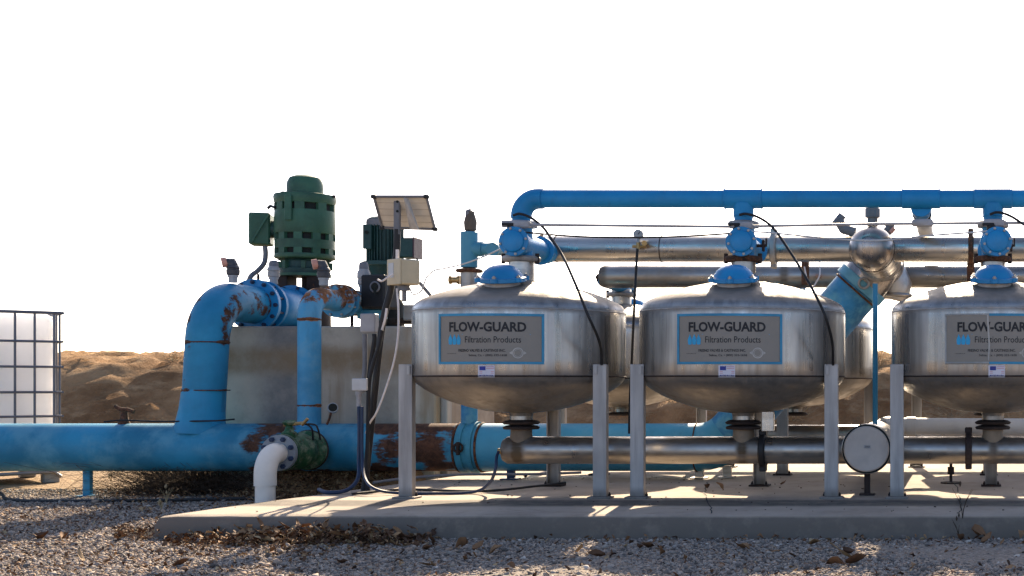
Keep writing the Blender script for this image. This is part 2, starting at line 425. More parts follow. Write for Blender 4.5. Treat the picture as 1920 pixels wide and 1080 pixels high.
ck = MB()
for pts_ in ([(1795, 975), (1803, 955), (1800, 930), (1790, 905)], [(1325, 905), (1322, 925), (1332, 950), (1326, 968)]):
    q = []
    for (px, py) in pts_:
        d = EYE * F / (py - VY); q.append(Vector(((px - VX) * d / F, max(d, 6.78), .0035)))
    q = smooth(q, 5); q = [p + Vector((random.uniform(-.008, .008), 0, 0)) for p in q]
    V = []
    for p in q: V += [p - Vector((.0035, 0, 0)), p + Vector((.0035, 0, 0))]
    ck.add(V, [(2 * i, 2 * i + 1, 2 * i + 3, 2 * i + 2) for i in range(len(q) - 1)])
struct('pad_crack', mesh('pad_crack', ck, True), M_DARK, 'stuff')
# concrete block under the pumps
M_BLOCK = concrete('block_concrete', (.50, .44, .36), .85, zs=((0, -5.12, -4.75, .12, .8, (.13, .13, .135)), (0, -4.45, -4.1, .15, .7, (.20, .18, .15)), (2, .74, .93, .06, .85, (.26, .175, .095))))
cb = thing('concrete_block', 'tall stained grey concrete block carrying both pumps behind the blue pipe', 'concrete block', (-4.6, 9.66, GZ))
m = MB(); m.box((-4.86, 10.86, (1.08 + GZ) / 2), (1.30, 2.0, 1.08 - GZ), bev=.012); part('pump_base', m, M_BLOCK, cb)
m = MB(); m.box((-4.67, 9.76, (1.083 + GZ) / 2), (1.62, .19, 1.083 - GZ), bev=.012); part('front_wall', m, M_BLOCK, cb)
m = MB(); m.box((-3.865 + .03, 9.80, .47), (.05, .10, 1.18), bev=.006); part('corner_post', m, M_LEG, cb)

# ------------------------------------------------------------------ filter tanks
def arc_patch(r, a0, a1, z0, z1, t, n=24):
    m = MB(); V = []
    for k in range(n + 1):
        a = a0 + (a1 - a0) * k / n
        for rr in (r, r + t):
            for z in (z0, z1): V.append((rr * math.sin(a), -rr * math.cos(a), z))
    Fc = []
    for k in range(n):
        i = k * 4; j = i + 4
        Fc += [(i + 2, j + 2, j + 3, i + 3), (i, i + 1, j + 1, j), (i + 1, i + 3, j + 3, j + 1), (i, j, j + 2, i + 2)]
    Fc += [(0, 2, 3, 1), (n * 4, n * 4 + 1, n * 4 + 3, n * 4 + 2)]
    return m.add(V, Fc)
SA0, SA1, SZ0, SZ1 = R(-27), R(30), .772, 1.055; SR = .611
SW, SH = (SA1 - SA0) * SR, SZ1 - SZ0
def on_sign(u, v, r): # u, v fractions from the top left corner
    a = SA0 + (SA1 - SA0) * u; return (r * math.sin(a), -r * math.cos(a), SZ1 - SH * v)
def text_mb(body, u0, u1, v0, v1, r, bold=0.0, mapf=on_sign, caps=True):
    cu = bpy.data.curves.new('lettering', 'FONT'); cu.body = body; cu.offset = bold; cu.resolution_u = 3
    if caps: pass
    o = bpy.data.objects.new('lettering', cu); me = bpy.data.meshes.new_from_object(o)
    vs_ = [tuple(v.co) for v in me.vertices]; fs = [tuple(p.vertices) for p in me.polygons]
    x0 = min(v[0] for v in vs_); x1 = max(v[0] for v in vs_); y1 = max(v[1] for v in vs_); yb = min(v[1] for v in vs_)
    y0 = yb
    m = MB(); m.add([mapf(u0 + (v[0] - x0) / (x1 - x0) * (u1 - u0), v1 - (v[1] - y0) / (y1 - y0) * (v1 - v0), r) for v in vs_], fs)
    bpy.data.objects.remove(o); bpy.data.curves.remove(cu); bpy.data.meshes.remove(me)
    return m
def poly_on_sign(pts, r): 
    m = MB(); m.add([on_sign(u, v, r) for u, v in pts], [tuple(range(len(pts)))[::-1]]); return m

def add_sign(root, border, worn=False):
    sg = part('sign', arc_patch(SR, SA0, SA1, SZ0, SZ1, .003), M_SIGN, root)
    bw = .014; da = bw / SR; r = SR + .0035
    spans = [(SA0, SA1, SZ1 - bw, SZ1), (SA0, SA1, SZ0, SZ0 + bw)]
    if not worn:
        for (a, b, c, d) in spans: part('border_strip', arc_patch(r, a, b, c, d, .003), border, sg)
        part('border_strip', arc_patch(r, SA0, SA0 + da, SZ0 + bw, SZ1 - bw, .003, 2), border, sg)
        part('border_strip', arc_patch(r, SA1 - da, SA1, SZ0 + bw, SZ1 - bw, .003, 2), border, sg)
    else:
        mid = SA0 + (SA1 - SA0) * .42
        for (a, b, c, d) in spans:
            part('border_strip', arc_patch(r, a, mid, c + .005, d, .002, 10), border, sg, label='grey border strip with its blue film gone')
            part('border_strip', arc_patch(r, mid + .002, b, c, d, .003, 14), M_SBLUE, sg)
        part('border_strip', arc_patch(r, SA0, SA0 + da * .7, SZ0 + bw, SZ1 - bw, .002, 2), border, sg)
        part('border_strip', arc_patch(r, SA1 - da, SA1, SZ0 + bw, SZ1 - bw, .003, 2), M_SBLUE, sg)
        part('scratch', poly_on_sign([(.40, .03), (.415, .03), (.42, .3), (.43, .62), (.42, .95), (.41, .9), (.415, .6), (.405, .3)], SR + .0052), M_LETG, sg)
    rr = SR + .0044
    part('lettering', text_mb('FLOW-GUARD', .125, .842, .165, .36, rr, .034), M_LET, sg)
    part('lettering', text_mb('Filtration Products', .29, .796, .45, .575, rr, .004), M_LET, sg)
    part('lettering', text_mb('FRESNO VALVES & CASTINGS INC.', .225, .662, .70, .755, rr, .02), M_LET, sg)
    part('lettering', text_mb('Selma, Ca. \u2022 (800) 333-1658', .327, .673, .80, .855, rr, .012), M_LET, sg)
    part('lettering', text_mb('a product of', .10, .20, .775, .80, rr, .0), M_LET, sg)
    for k in range(3):
        u = .118 + k * .044
        pts = [(u + .002, .605), (u - .002, .52), (u + .006, .465), (u + .014, .445), (u + .015, .415), (u + .025, .415), (u + .026, .445), (u + .034, .465), (u + .041, .52), (u + .038, .605), (u + .02, .615)]
        part('emblem', poly_on_sign(pts, rr), M_LETB, sg)
    part('rule_line', poly_on_sign([(.26, .405), (.88, .405), (.88, .413), (.26, .413)], rr), M_LETB, sg)
    m = MB(); asp = SW / SH
    for r0, r1 in ((.050, .040), (.034, .030)):
        V = []; n = 28
        for k in range(n):
            a = 2 * math.pi * k / n
            for q in (r0, r1): V.append(on_sign(.769 + q * math.cos(a), .777 + q * asp * math.sin(a), rr))
        m.add(V, [(2 * k, 2 * k + 1, (2 * k + 3) % (2 * n), (2 * k + 2) % (2 * n)) for k in range(n)])
    for s in (-1, 1): m.add([on_sign(.769 + s * .052, .74, rr), on_sign(.769 + s * .052, .81, rr), on_sign(.769 + s * .075, .777, rr)], [(0, 1, 2)])
    part('emblem', m, M_LETG, sg)
    # small flag sticker under the sign
    def on_stk(u, v, r):
        a = R(-3.4) + R(8.6) * u; return (r * math.sin(a), -r * math.cos(a), .766 - .066 * v)
    st = part('sticker', arc_patch(SR, R(-3.4), R(5.2), .700, .766, .0012, 4), M_STK, root)
    def q(u0, u1, v0, v1, mt, nm):
        mm = MB(); mm.add([on_stk(u, v, SR + .002) for u, v in ((u0, v1), (u1, v1), (u1, v0), (u0, v0))], [(0, 1, 2, 3)]); part(nm, mm, mt, st)
    q(.09, .46, .08, .42, M_STKB, 'flag_canton')
    for k in range(2): q(.50, .95, .10 + k * .14, .14 + k * .14, M_STKR, 'flag_stripe')
    for k in range(2): q(.09, .95, .50 + k * .14, .54 + k * .14, M_STKR, 'flag_stripe')
    part('lettering', text_mb('MADE IN USA', .09, .93, .79, .93, SR + .002, .01, on_stk), M_STKB, st)

RL = .648
def channel(cx, cy, z0, z1, nrm, w=.078, d=.045, t=.007):
    """C-channel post, web towards nrm (outwards)"""
    n = Vector((nrm[0], nrm[1], 0)).normalized(); s = Vector((-n.y, n.x, 0)); c = Vector((cx, cy, (z0 + z1) / 2))
    Mx = Matrix((s, n, Vector((0, 0, 1)))).transposed(); m = MB(); h = z1 - z0
    m.box(c, (w, t, h), Mx, .0015)
    for k in (-1, 1): m.box(c + s * k * (w / 2 - t / 2) - n * (d / 2 + t / 2 - .001), (t, d, h - .002), Mx)
    return m
def build_tank(label, group, rusty):
    t = thing('filter_tank', label, 'filter tank', (0, 0, 0), group, local=True)
    prof = [(.066, .47), (.07, .488), (.13, .494), (.2, .502), (.3, .526), (.40, .559), (.48, .595), (.54, .630), (.582, .662), (.602, .690), (.61, .715),
            (.61, .80), (.61, .90), (.61, 1.0), (.61, 1.075), (.608, 1.10), (.602, 1.118), (.588, 1.136), (.56, 1.156), (.50, 1.184), (.42, 1.212), (.33, 1.238), (.22, 1.262), (.12, 1.278), (.06, 1.285)]
    part('vessel', MB().lathe(prof, seg=96), M_STEEL, t)
    part('seam_band', MB().torus((0, 0, .706), (0, 0, 1), .609, .005, 96, 6), M_RUSTD, t)
    part('seam_band', MB().torus((0, 0, 1.088), (0, 0, 1), .6095, .0035, 96, 6), M_LEG, t)
    # inlet neck
    part('neck', MB().cyl((0, 0, 1.26), (0, 0, 1.40), .074), M_PIPE, t)
    # manway lid, in front of the neck
    c = Vector((0, -.325, 1.245)); ax = Vector((0, -.17, 1)).normalized()
    part('lid_collar', MB().cyl(c - ax * .06, c + ax * .012, .098, seg=32), M_LEG, t)
    lm = MB().lathe([(.124, .006), (.134, .010), (.134, .032), (.120, .036), (.112, .050), (.096, .074), (.070, .094), (.040, .104), (.01, .106)], c, ax, 36)
    u, v, w = basis(ax)
    for k in range(6):
        a = 2 * math.pi * (k + .5) / 6; d = u * math.cos(a) + v * math.sin(a)
        lm.cyl(c + d * .132 + ax * .012, c + d * .132 + ax * .036, .021, seg=12)
    lid = part('lid', lm, M_BLUEV, t)
    bolts(lid, c + ax * .036, ax, .134, 6, .012, .016, M_BOLT, .5)
    part('outlet_pipe', MB().cyl((0, 0, .425), (0, 0, .49), .066), M_PIPEL, t)
    part('outlet_flange', MB().lathe([(.07, .418), (.10, .42), (.108, .428), (.108, .434), (.09, .444), (.068, .448)], seg=36), M_RUSTD, t)
    for k, a in enumerate((-90 - 60, -90 + 60, 90)):
        n = (math.cos(R(a)), math.sin(R(a)))
        x, y = RL * n[0], RL * n[1]
        nn = (0, -1) if k < 2 else (0, 1)
        part('leg', channel(x, y, .012, .776, nn), M_LEG, t)
        mp = MB(); mp.box((x, y - nn[1] * .02, .006), (.13, .11, .011), bev=.002); fp = part('foot_plate', mp, M_RUSTD if k == 2 else M_LEG, t); bolts(fp, (x, y - nn[1] * .045, .011), (0, 0, 1), .045, 2, .008, .022, M_RUSTD)
        mg = MB(); mg.box((x * .962, y * .962 , .742), (.016, .05, .05)); part('bracket', mg, M_LEG, t)
    return t
TX = [-2.69, -1.352, .15]; TD = 8.03; BD = 10.35
tank0 = build_tank('leftmost front stainless filter tank, nearest the solar panel, with an intact blue-bordered sign', 'stainless filter tanks on the pad', False)
tanks = [tank0, copy_tree(tank0), copy_tree(tank0)]
for i, t in enumerate(tanks): t.location = (TX[i], TD, 0)
for i in range(3):
    b = copy_tree(tank0, skip=('sign', 'sticker')); b.location = (TX[i], BD, 0); b.rotation_euler.z = math.pi
    b['label'] = ['back-row stainless tank half hidden behind the leftmost front tank', 'back-row stainless tank showing at the right edge of the middle tank', 'back-row stainless tank hidden behind the rightmost front tank'][i]
add_sign(tanks[0], M_SBLUE); add_sign(tanks[1], M_SBLUE); add_sign(tanks[2], M_SWORN, True)
tanks[1]['label'] = 'middle front stainless filter tank, directly left of the round header cap, blue-bordered sign'
tanks[2]['label'] = 'rightmost front stainless filter tank cut by the frame, its sign border worn grey'

# ------------------------------------------------------------------ backflush valves on the tank necks
def build_valve(x, d, label, fl, back=False):
    s = -1 if back else 1
    dz = -.055 if back else 0
    t = thing('backflush_valve', label, 'valve', (x, d, 1.40 + dz), 'blue valves on top of the filter tanks')
    Z = lambda z: z + dz
    part('lower_flange', MB().lathe([(.074, Z(1.395)), (.10, Z(1.398)), (.106, Z(1.408)), (.106, Z(1.420)), (.098, Z(1.43)), (.07, Z(1.433))], (x, d, 0), seg=32, sx=1.08), fl, t)
    for k in (-1, 1): part('flange_bolt', MB().cyl((x + k * .102, d - .02, Z(1.385)), (x + k * .102, d - .02, Z(1.446)), .013, seg=8), M_RUSTD, t)
    m = MB(); m.cyl((x, d, Z(1.43)), (x, d, Z(1.605)), .066)
    m.lathe([(.05, -.19 * s), (.078, -.17 * s), (.080, -.10 * s), (.074, 0), (.070, .12 * s), (.066, .30 * s), (.066, .50 * s)] if not back else [(.066, -.46), (.070, -.12), (.074, 0), (.08, .10), (.078, .17), (.05, .19)], (x, d, Z(1.50)), (0, 1, 0), 32)
    body = part('valve_body', m, M_BLUEV, t)
    if not back:
        x += .022
        m = MB().lathe([(.086, .0), (.088, .012), (.086, .022), (.066, .026), (.062, .040), (.05, .048), (.02, .052), (.005, .052)], (x, d - .185, Z(1.50)), (0, -1, 0), 36)
        cv = part('diaphragm_cover', m, M_BLUEV, t)
        bolts(cv, (x, d - .21, Z(1.50)), (0, -1, 0), .076, 8, .0085, .010, M_BOLT, .25)
        x -= .022
        m = MB().lathe([(.076, 0), (.09, .002), (.09, .018), (.074, .02)], (x, d + .34, Z(1.50)), (0, 1, 0), 32); part('rear_flange', m, M_BLUEV, t)
        if x > -2: part('solenoid', MB().box((x + .112, d + .05, 1.50), (.016, .03, .07), bev=.004).box((x + .13, d + .05, 1.52), (.01, .02, .05)).cyl((x + .07, d + .05, 1.50), (x + .125, d + .05, 1.50), .010, seg=10), M_RUSTD, t)
        part('actuator_port', MB().cyl((x - .012, d - .13, 1.57), (x - .012, d - .13, 1.60), .028, seg=14).box((x - .03, d - .14, 1.607), (.07, .04, .016), bev=.004), M_BLACK, t)
    return t
gf = steel('grey_flange', (.34, .33, .32), .5, metal=.5)
build_valve(TX[0], TD, 'leftmost front blue valve under the top pipe elbow, on a grey flange', gf)
build_valve(TX[1], TD, 'middle front blue valve on a dark rusty flange above the middle tank', M_RUST)
build_valve(TX[2], TD, 'rightmost front blue valve on a rusty flange above the worn-sign tank', M_RUST)
for i in range(3): build_valve(TX[i], BD, ['back-row blue valve behind the leftmost tank, under the rear pipes', 'back-row blue valve behind the middle tank, under the rear pipes', 'back-row blue valve behind the rightmost tank, under the rear pipes'][i], gf, True)

# ------------------------------------------------------------------ top blue flush pipe
zt = 1.778
def drop(m, x, d=TD): m.tube([(x, d, zt - .03), (x, d, zt - .09), (x, d, zt - .125), (x, d, 1.645)], [.062, .062, .056, .056], 24)
tp = thing('flush_pipe', 'bright blue horizontal pipe running above all the front tanks', 'pipe', (TX[0], TD, zt))
path = fillet([(TX[0], TD, 1.645), (TX[0], TD, zt), (3.4, TD, zt)], .105, 14)
part('pipe', MB().tube(path, .0545, 28), M_BLUE, tp)
el = fillet([(TX[0], TD, 1.66), (TX[0], TD, zt), (TX[0] + .13, TD, zt)], .105, 14)
part('elbow', MB().tube(el, .0615, 28), M_BLUE, tp)
for px, kind in ((1397, 1), (1727, 2), (1863, 1), (2330, 1)):
    x = (px - VX) * TD / F if kind == 2 else (TX[1] if px == 1397 else TX[2] if px == 1863 else 1.65)
    m = MB().lathe([(.056, -.115), (.0605, -.113), (.0605, .113), (.056, .115)], (x, TD, zt), (1, 0, 0), 28)
    m.torus((x - .11, TD, zt), (1, 0, 0), .0585, .0045, 28, 6).torus((x + .11, TD, zt), (1, 0, 0), .0585, .0045, 28, 6)
    if kind == 1 and px < 2000: drop(m, x)
    part('tee', m, M_BLUE, tp)
for x in TX:
    part('grey_flange', MB().lathe([(.058, 1.602), (.092, 1.604), (.095, 1.612), (.095, 1.630), (.088, 1.640), (.058, 1.645)], (x, TD, 0), seg=30), M_LGREY if x == TX[0] else gf, tp)
    part('clamp', MB().torus((x, TD, 1.672), (0, 0, 1), .057, .006, 30, 6), M_BLUE, tp)
x = (1727 - VX) * TD / F
cp = thing('crossover_pipe', 'pale grey-blue pipe slanting back from the third top-pipe tee to the rear row', 'pipe', (x, TD, 1.7))
part('pipe', MB().tube([(x, TD + .02, zt - .02), (x, TD + .12, 1.715), (x - .02, BD - .1, 1.70)], .0525, 24), M_PVCG, cp)
part('reducer', MB().tube([(x, TD, zt - .045), (x, TD + .06, 1.725), (x, TD + .10, 1.712)], [.064, .064, .056], 24), M_BLUE, cp)
part('clamp', MB().torus((x, TD + .17, 1.712), (0, 1, 0), .054, .007, 24, 6), M_DARK, cp)
m = MB().cyl((-2.76, BD, 1.70), (3.4, BD, 1.70), .052)
solo('rear_flush_pipe', m, M_BLUE, 'blue horizontal pipe of the rear tank row, hidden behind the upper steel pipe', 'pipe')

# ------------------------------------------------------------------ stainless manifolds and headers
UD, UZ, UR = 8.60, 1.533, .0835
um = thing('upper_manifold', 'front stainless horizontal pipe running behind the blue valves', 'pipe', (-2.6, UD, UZ))
part('pipe', MB().lathe([(.03, -2.90), (.07, -2.885), (UR, -2.86), (UR, 3.4)], (0, UD, UZ), (1, 0, 0), 40), M_PIPE, um)
part('end_ring', MB().torus(P(1016, 467, UD - .0) , (1, 0, 0), .083, .012, 36, 8), M_RUST, um)
part('weld_seam', MB().torus(P(1044, 467, UD), (1, 0, 0), .083, .0035, 36, 6), M_RUSTD, um)
part('weld_seam', MB().torus(P(1241, 467, UD), (1, 0, 0), .083, .0035, 36, 6), M_RUSTD, um)
def coupling(parent, c, ax, r, wd, mt, label=None):
    m = MB().lathe([(r + .001, -wd), (r + .014, -wd), (r + .022, -wd * .6), (r + .022, wd * .6), (r + .014, wd), (r + .001, wd)], c, ax, 36)
    m.box(Vector(c) + Vector((0, 0, r + .028)), (wd * 2.2, .07, .035), bev=.005).box(Vector(c) - Vector((0, 0, r + .024)), (wd * 2.0, .07, .035), bev=.005)
    return part('coupling', m, mt, parent, label=label)
coupling(um, P(1451, 467, UD), (1, 0, 0), UR, .018, M_LEG)
coupling(um, P(1820, 467, UD), (1, 0, 0), UR, .016, M_RUST, 'rusty orange-brown clamp')
# pressure gauge and brass cock on the manifold
g = part('pressure_gauge', MB().cyl(P(1197, 439, 8.50) + Vector((0, .02, 0)), P(1197, 439, 8.50) - Vector((0, .012, 0)), .030, seg=28).cyl(P(1197, 448, 8.5), P(1197, 462, 8.5), .009, seg=10), M_GALV, um)
part('dial', MB().cyl(P(1197, 439, 8.487), P(1197, 439, 8.487) - Vector((0, .002, 0)), .025, seg=28), M_LGREY, g)
part('needle', MB().box(P(1198, 437, 8.483), (.004, .001, .022), Matrix.Rotation(.6, 3, 'Y')), M_LET, g)
part('brass_cock', MB().cyl(P(1186, 462, 8.49), P(1212, 462, 8.49), .010, seg=10).cyl(P(1197, 455, 8.49), P(1197, 468, 8.49), .014, seg=10).cyl(P(1208, 456, 8.52), P(1208, 456, 8.45), .017, seg=12), M_BRASS, um)

HX = -.60
hd = thing('upper_header', 'large stainless header with a rounded ball-like end between the middle and right tanks', 'header pipe', (HX, 8.1, 1.5))
part('pipe', MB().lathe([(.005, 8.14), (.05, 8.147), (.085, 8.165), (.115, 8.20), (.134, 8.245), (.141, 8.30), (.141, 10.30)], (HX, 0, 1.505), (0, 1, 0), 48), steel('header_steel', (.42, .39, .365), .27, dirt=.12, bmp=.15), hd)
part('weld_seam', MB().torus((HX, 8.33, 1.505), (0, 1, 0), .141, .0035, 48, 6), M_RUSTD, hd)
for dd in (8.95, 9.05, 9.42): part('weld_seam', MB().torus((HX, dd, 1.505), (0, 1, 0), .142, .006, 48, 6), M_LEG, hd)
m = MB().tube([(HX, 9.28, 1.52), (HX - .08, 9.28, 1.43), (HX - .13, 9.28, 1.37)], [.15, .172, .170], 40)
part('branch', m, steel('header_steel'), hd)
m = MB().tube([(HX, 9.62, 1.50), (HX + .06, 9.62, 1.36), (HX + .04, 9.62, 1.28)], [.14, .14, .13], 32).torus((HX + .05, 9.62, 1.30), (0, 0, 1), .135, .016, 32, 8)
part('rear_branch', m, M_PIPE, hd)

# vents around the header
v = thing('air_vent', 'dark grey pipe stub vent on top of the ball-ended header, under the blue pipe', 'vent', P(1636, 425, 8.35), 'dark grey plastic vents')
part('stub', MB().cyl(P(1636, 424, 8.35), P(1636, 405, 8.35), .034).cyl(P(1636, 408, 8.35), P(1636, 391, 8.35), .048), M_GREY, v)
v = thing('air_vent', 'dark angled spout vent to the left of the ball-ended header', 'vent', P(1590, 430, 8.55), 'dark grey plastic vents')
part('body', MB().tube(fillet([P(1604, 436, 8.58), P(1582, 430, 8.58), P(1576, 420, 8.58), P(1572, 412, 8.58)], .012, 5), .032, 16), M_GREY, v)
part('spout', MB().cyl(P(1566, 422, 8.58), P(1580, 403, 8.58), .030, .026, 16), M_GREY, v)
v = thing('air_vent', 'small dark vent to the right of the ball-ended header', 'vent', P(1668, 432, 8.55), 'dark grey plastic vents')
part('body', MB().tube([P(1658, 440, 8.6), P(1668, 430, 8.6), P(1668, 422, 8.6)], .032, 16), M_GREY, v)
part('cap', MB().cyl(P(1670, 436, 8.55), P(1677, 428, 8.55), .014, seg=10), M_PINK, v)

bmn = thing('rear_upper_manifold', 'stainless horizontal pipe of the rear row, lower and farther than the front one', 'pipe', (-2.7, 9.8, 1.456))
part('pipe', MB().lathe([(.03, -2.72), (.07, -2.712), (.083, -2.685), (.083, 3.4)], (0, 9.85, 1.456), (1, 0, 0), 36), M_PIPEL, bmn)
part('drain_tap', MB().cyl(P(1127, 520, 9.85), P(1117, 520, 9.85), .012, seg=8).cyl(P(1120, 514, 9.85), P(1120, 528, 9.85), .007, seg=6), M_RUSTD, bmn)
for px in (1510, 1820):
    part('strap_post', MB().box(P(px, 512, 9.6), (.055, .02, .17), bev=.003), M_RUST, bmn)
for i in range(3):
    part('neck_stub', MB().cyl((TX[i], 9.95, 1.455), (TX[i], 10.3, 1.455), .07), M_PIPEL, bmn)

LZ = .264
lm = thing('lower_manifold', 'dull stainless horizontal pipe linking the outlets under the front tanks', 'pipe', (-2.7, TD, LZ))
part('pipe', MB().lathe([(.03, -2.80), (.065, -2.795), (.082, -2.77), (.0825, -2.75), (.0825, 3.4)], (0, TD, LZ), (1, 0, 0), 40), M_PIPEL, lm)
for i, x in enumerate(TX):
    part('outlet_stub', MB().tube([(x, TD, LZ + .03), (x, TD, LZ + .075), (x, TD, LZ + .10), (x, TD, .40)], [.068, .067, .063, .063], 28), paint('rust_stained_stub', (.20, .15, .10), .6, rust=.35, var=.3, scale=8), lm)
    part('outlet_flange', MB().lathe([(.062, .388), (.10, .39), (.106, .397), (.106, .405), (.09, .412), (.07, .4165)], (x, TD, 0), seg=36), M_RUSTD, lm)
coupling(lm, P(1431, 845, TD), (1, 0, 0), .0825, .020, M_BLACK, 'black pipe clamp')
coupling(lm, P(1816, 841, TD), (1, 0, 0), .0825, .020, M_RUSTD, 'rusty pipe clamp')
part('stub_strap', MB().box(P(1440, 790, 7.93), (.075, .03, .12), bev=.004), M_PIPE, lm)
part('end_plug', MB().cyl(P(934, 846, TD - .05), P(948, 846, TD - .05), .018, seg=10), M_BRASS, lm)

lh = thing('lower_header', 'large lower header pipe ending in a round dusty grey disc cap', 'header pipe', (HX, 7.9, .27))
part('pipe', MB().lathe([(.138, 7.88), (.148, 7.885), (.148, 8.03), (.137, 8.04), (.137, 10.3)], (HX, 0, .278), (0, 1, 0), 48), M_PIPEL, lh)
part('rim', MB().torus((HX, 7.885, .278), (0, 1, 0), .139, .0065, 48, 8), M_DARK, lh)
part('end_disc', MB().lathe([(.134, 7.885), (.134, 7.874), (.128, 7.868), (.002, 7.868)], (HX, 0, .278), (0, 1, 0), 48), M_DISC, lh)
part('label_plate', MB().box((HX + .005, 7.866, .292), (.040, .003, .018)), M_LGREY, lh)
mt_ = text_mb('3303', 0, 1, 0, 1, 0, .01, lambda u, v, r: (HX - .009 + u * .028, 7.8638, .298 - v * .011)); part('lettering', mt_, M_LET, lh)
part('support', MB().box((HX, 7.95, .068), (.035, .03, .13)).box((HX, 7.95, .006), (.09, .08, .011)), M_RUSTD, lh)

m = MB().cyl(P(1641, 532, 8.28), P(1641, 800, 8.28), .0165, seg=16)
solo('blue_standpipe', m, paint('sky_blue_tube', (.04, .26, .42), .45, var=.1, rust=0), 'thin light blue vertical pipe dropping from the ball-ended header', 'pipe')

rl = solo('rear_lower_manifold', MB().cyl((-2.80, BD, LZ), (3.4, BD, LZ), .0825), M_PIPEL, 'stainless lower pipe of the rear row, mostly hidden behind the blue main', 'pipe')
wp = thing('white_pipe', 'greyish white plastic pipe running low behind the right tank', 'pipe', P(1700, 800, 9.2))
part('pipe', MB().tube([P(1655, 798, 8.9), P(1700, 799, 9.0), P(2100, 801, 9.05)], .056, 24), M_PVCG, wp)
part('socket', MB().cyl(P(1700, 800, 9.0), P(1717, 800, 9.0), .066), M_PVCG, wp)

# ------------------------------------------------------------------ big blue main pipe
MD, MZ, MR = 9.30, .222, .166
mp = thing('main_pipe', 'thick weathered blue main pipe lying low across the left half, rusted brown near its coupling', 'pipe', (-6, MD, MZ))
xr = P(885, 0, MD).x
part('pipe', MB().tube([(x, MD, MZ) for x in np.linspace(-11, xr - .01, 40)], MR, 48), M_MAIN, mp)
cpl = part('coupling', MB().lathe([(MR + .002, -.062), (MR + .014, -.060), (MR + .014, -.02), (MR + .004, -.016), (MR + .004, .016), (MR + .014, .02), (MR + .014, .05), (MR + .002, .054)], (xr, MD, MZ), (1, 0, 0), 48), paint('coupling_paint', (.05, .25, .36), .5, rust=.35, var=.2, scale=7), mp)
part('rust_band', MB().torus((xr + .078, MD, MZ), (1, 0, 0), MR + .002, .009, 48, 6), M_RUST, mp)
part('rust_band', MB().torus((xr - .075, MD, MZ), (1, 0, 0), MR + .002, .009, 48, 6), M_RUST, mp)
part('clamp_lug', MB().torus((xr - .028, MD - MR - .016, MZ + .005), (0, 1, 0), .030, .008, 20, 8).box((xr - .028, MD - MR - .018, MZ), (.02, .03, .09), bev=.004), M_RUSTD, mp)
dp = thing('outlet_pipe', 'light blue pipe that bends up at 45 degrees behind the middle tank to the header', 'pipe', (-2.5, MD, MZ))
pth = fillet([(xr + .01, MD, MZ), (-1.735, MD, MZ), (HX - .13, 9.28, 1.37)], .34, 12)
i_b = len(pth)
part('pipe', MB().tube(pth[:12], MR, 48), M_MAINR, dp)
part('slanted_pipe', MB().tube(pth[11:], MR + .001, 48), M_DIAG, dp, label='patchy faded blue slanted section')
dv = (pth[-1] - pth[-2]).normalized()
cs = thing('slanted_coupling', 'pale blue clamp coupling on the slanted pipe below the ball-ended header', 'pipe coupling', pth[-1])
part('collar', MB().lathe([(.172, -.035), (.190, -.032), (.190, .032), (.172, .035)], pth[-1] - dv * .02, dv, 44), paint('coupling_pale', (.10, .30, .42), .5, rust=.2, var=.2, scale=7), cs)
part('rust_band', MB().torus(pth[-1] - dv * .075, dv, .171, .008, 44, 6), M_RUST, cs)
part('clamp_lug', MB().torus(pth[-1] + Vector((.02, -.195, -.02)), (0.1, -1, .0), .034, .009, 20, 8), M_GALV, cs)
for px in (1034, 1240): pass
part('weld_seam', MB().torus(pth[1], (1, 0, 0), MR + .001, .005, 48, 6), M_RUST, dp)

# supports for the main
def stand(px, d, zb, label, mt, w=.05, plate=True):
    x = (px - VX) * d / F
    t = thing('pipe_stand', label, 'pipe support', (x, d, zb), 'short stands under the pipes')
    part('post', channel(x, d, zb + .01, MZ - MR + .02, (0, -1), w, .03, .006), mt, t)
    if plate: part('base_plate', MB().box((x, d, zb + .005), (.11, .11, .009)), mt, t)
stand(162, 9.28, GZ, 'thin blue stand under the far left end of the main pipe', M_MAIN)
stand(957, 9.25, 0, 'thin dark stand under the main pipe just right of its coupling', M_NAVY)
stand(1311, 9.35, 0, 'left one of two short stands seen below the pipe under the middle tank', M_PIPEL, .06)
stand(1363, 9.45, 0, 'right one of two short stands seen below the pipe under the middle tank', M_PIPEL, .06)
x = P(1783, 0, 8.9).x
js = thing('jack_stand', 'small dark screw jack stand under the lower pipe near the right tank', 'jack stand', (x, 8.9, 0))
part('screw', MB().cyl((x, 8.9, .01), (x, 8.9, .19), .010, seg=10).cyl((x, 8.9, .06), (x, 8.9, .11), .022, seg=8), M_RUSTD, js)
part('saddle', MB().box((x, 8.9, .195), (.13, .06, .02), bev=.004), M_RUSTD, js)
part('base_plate', MB().cyl((x, 8.9, .0), (x, 8.9, .010), .07, seg=20), M_RUSTD, js)

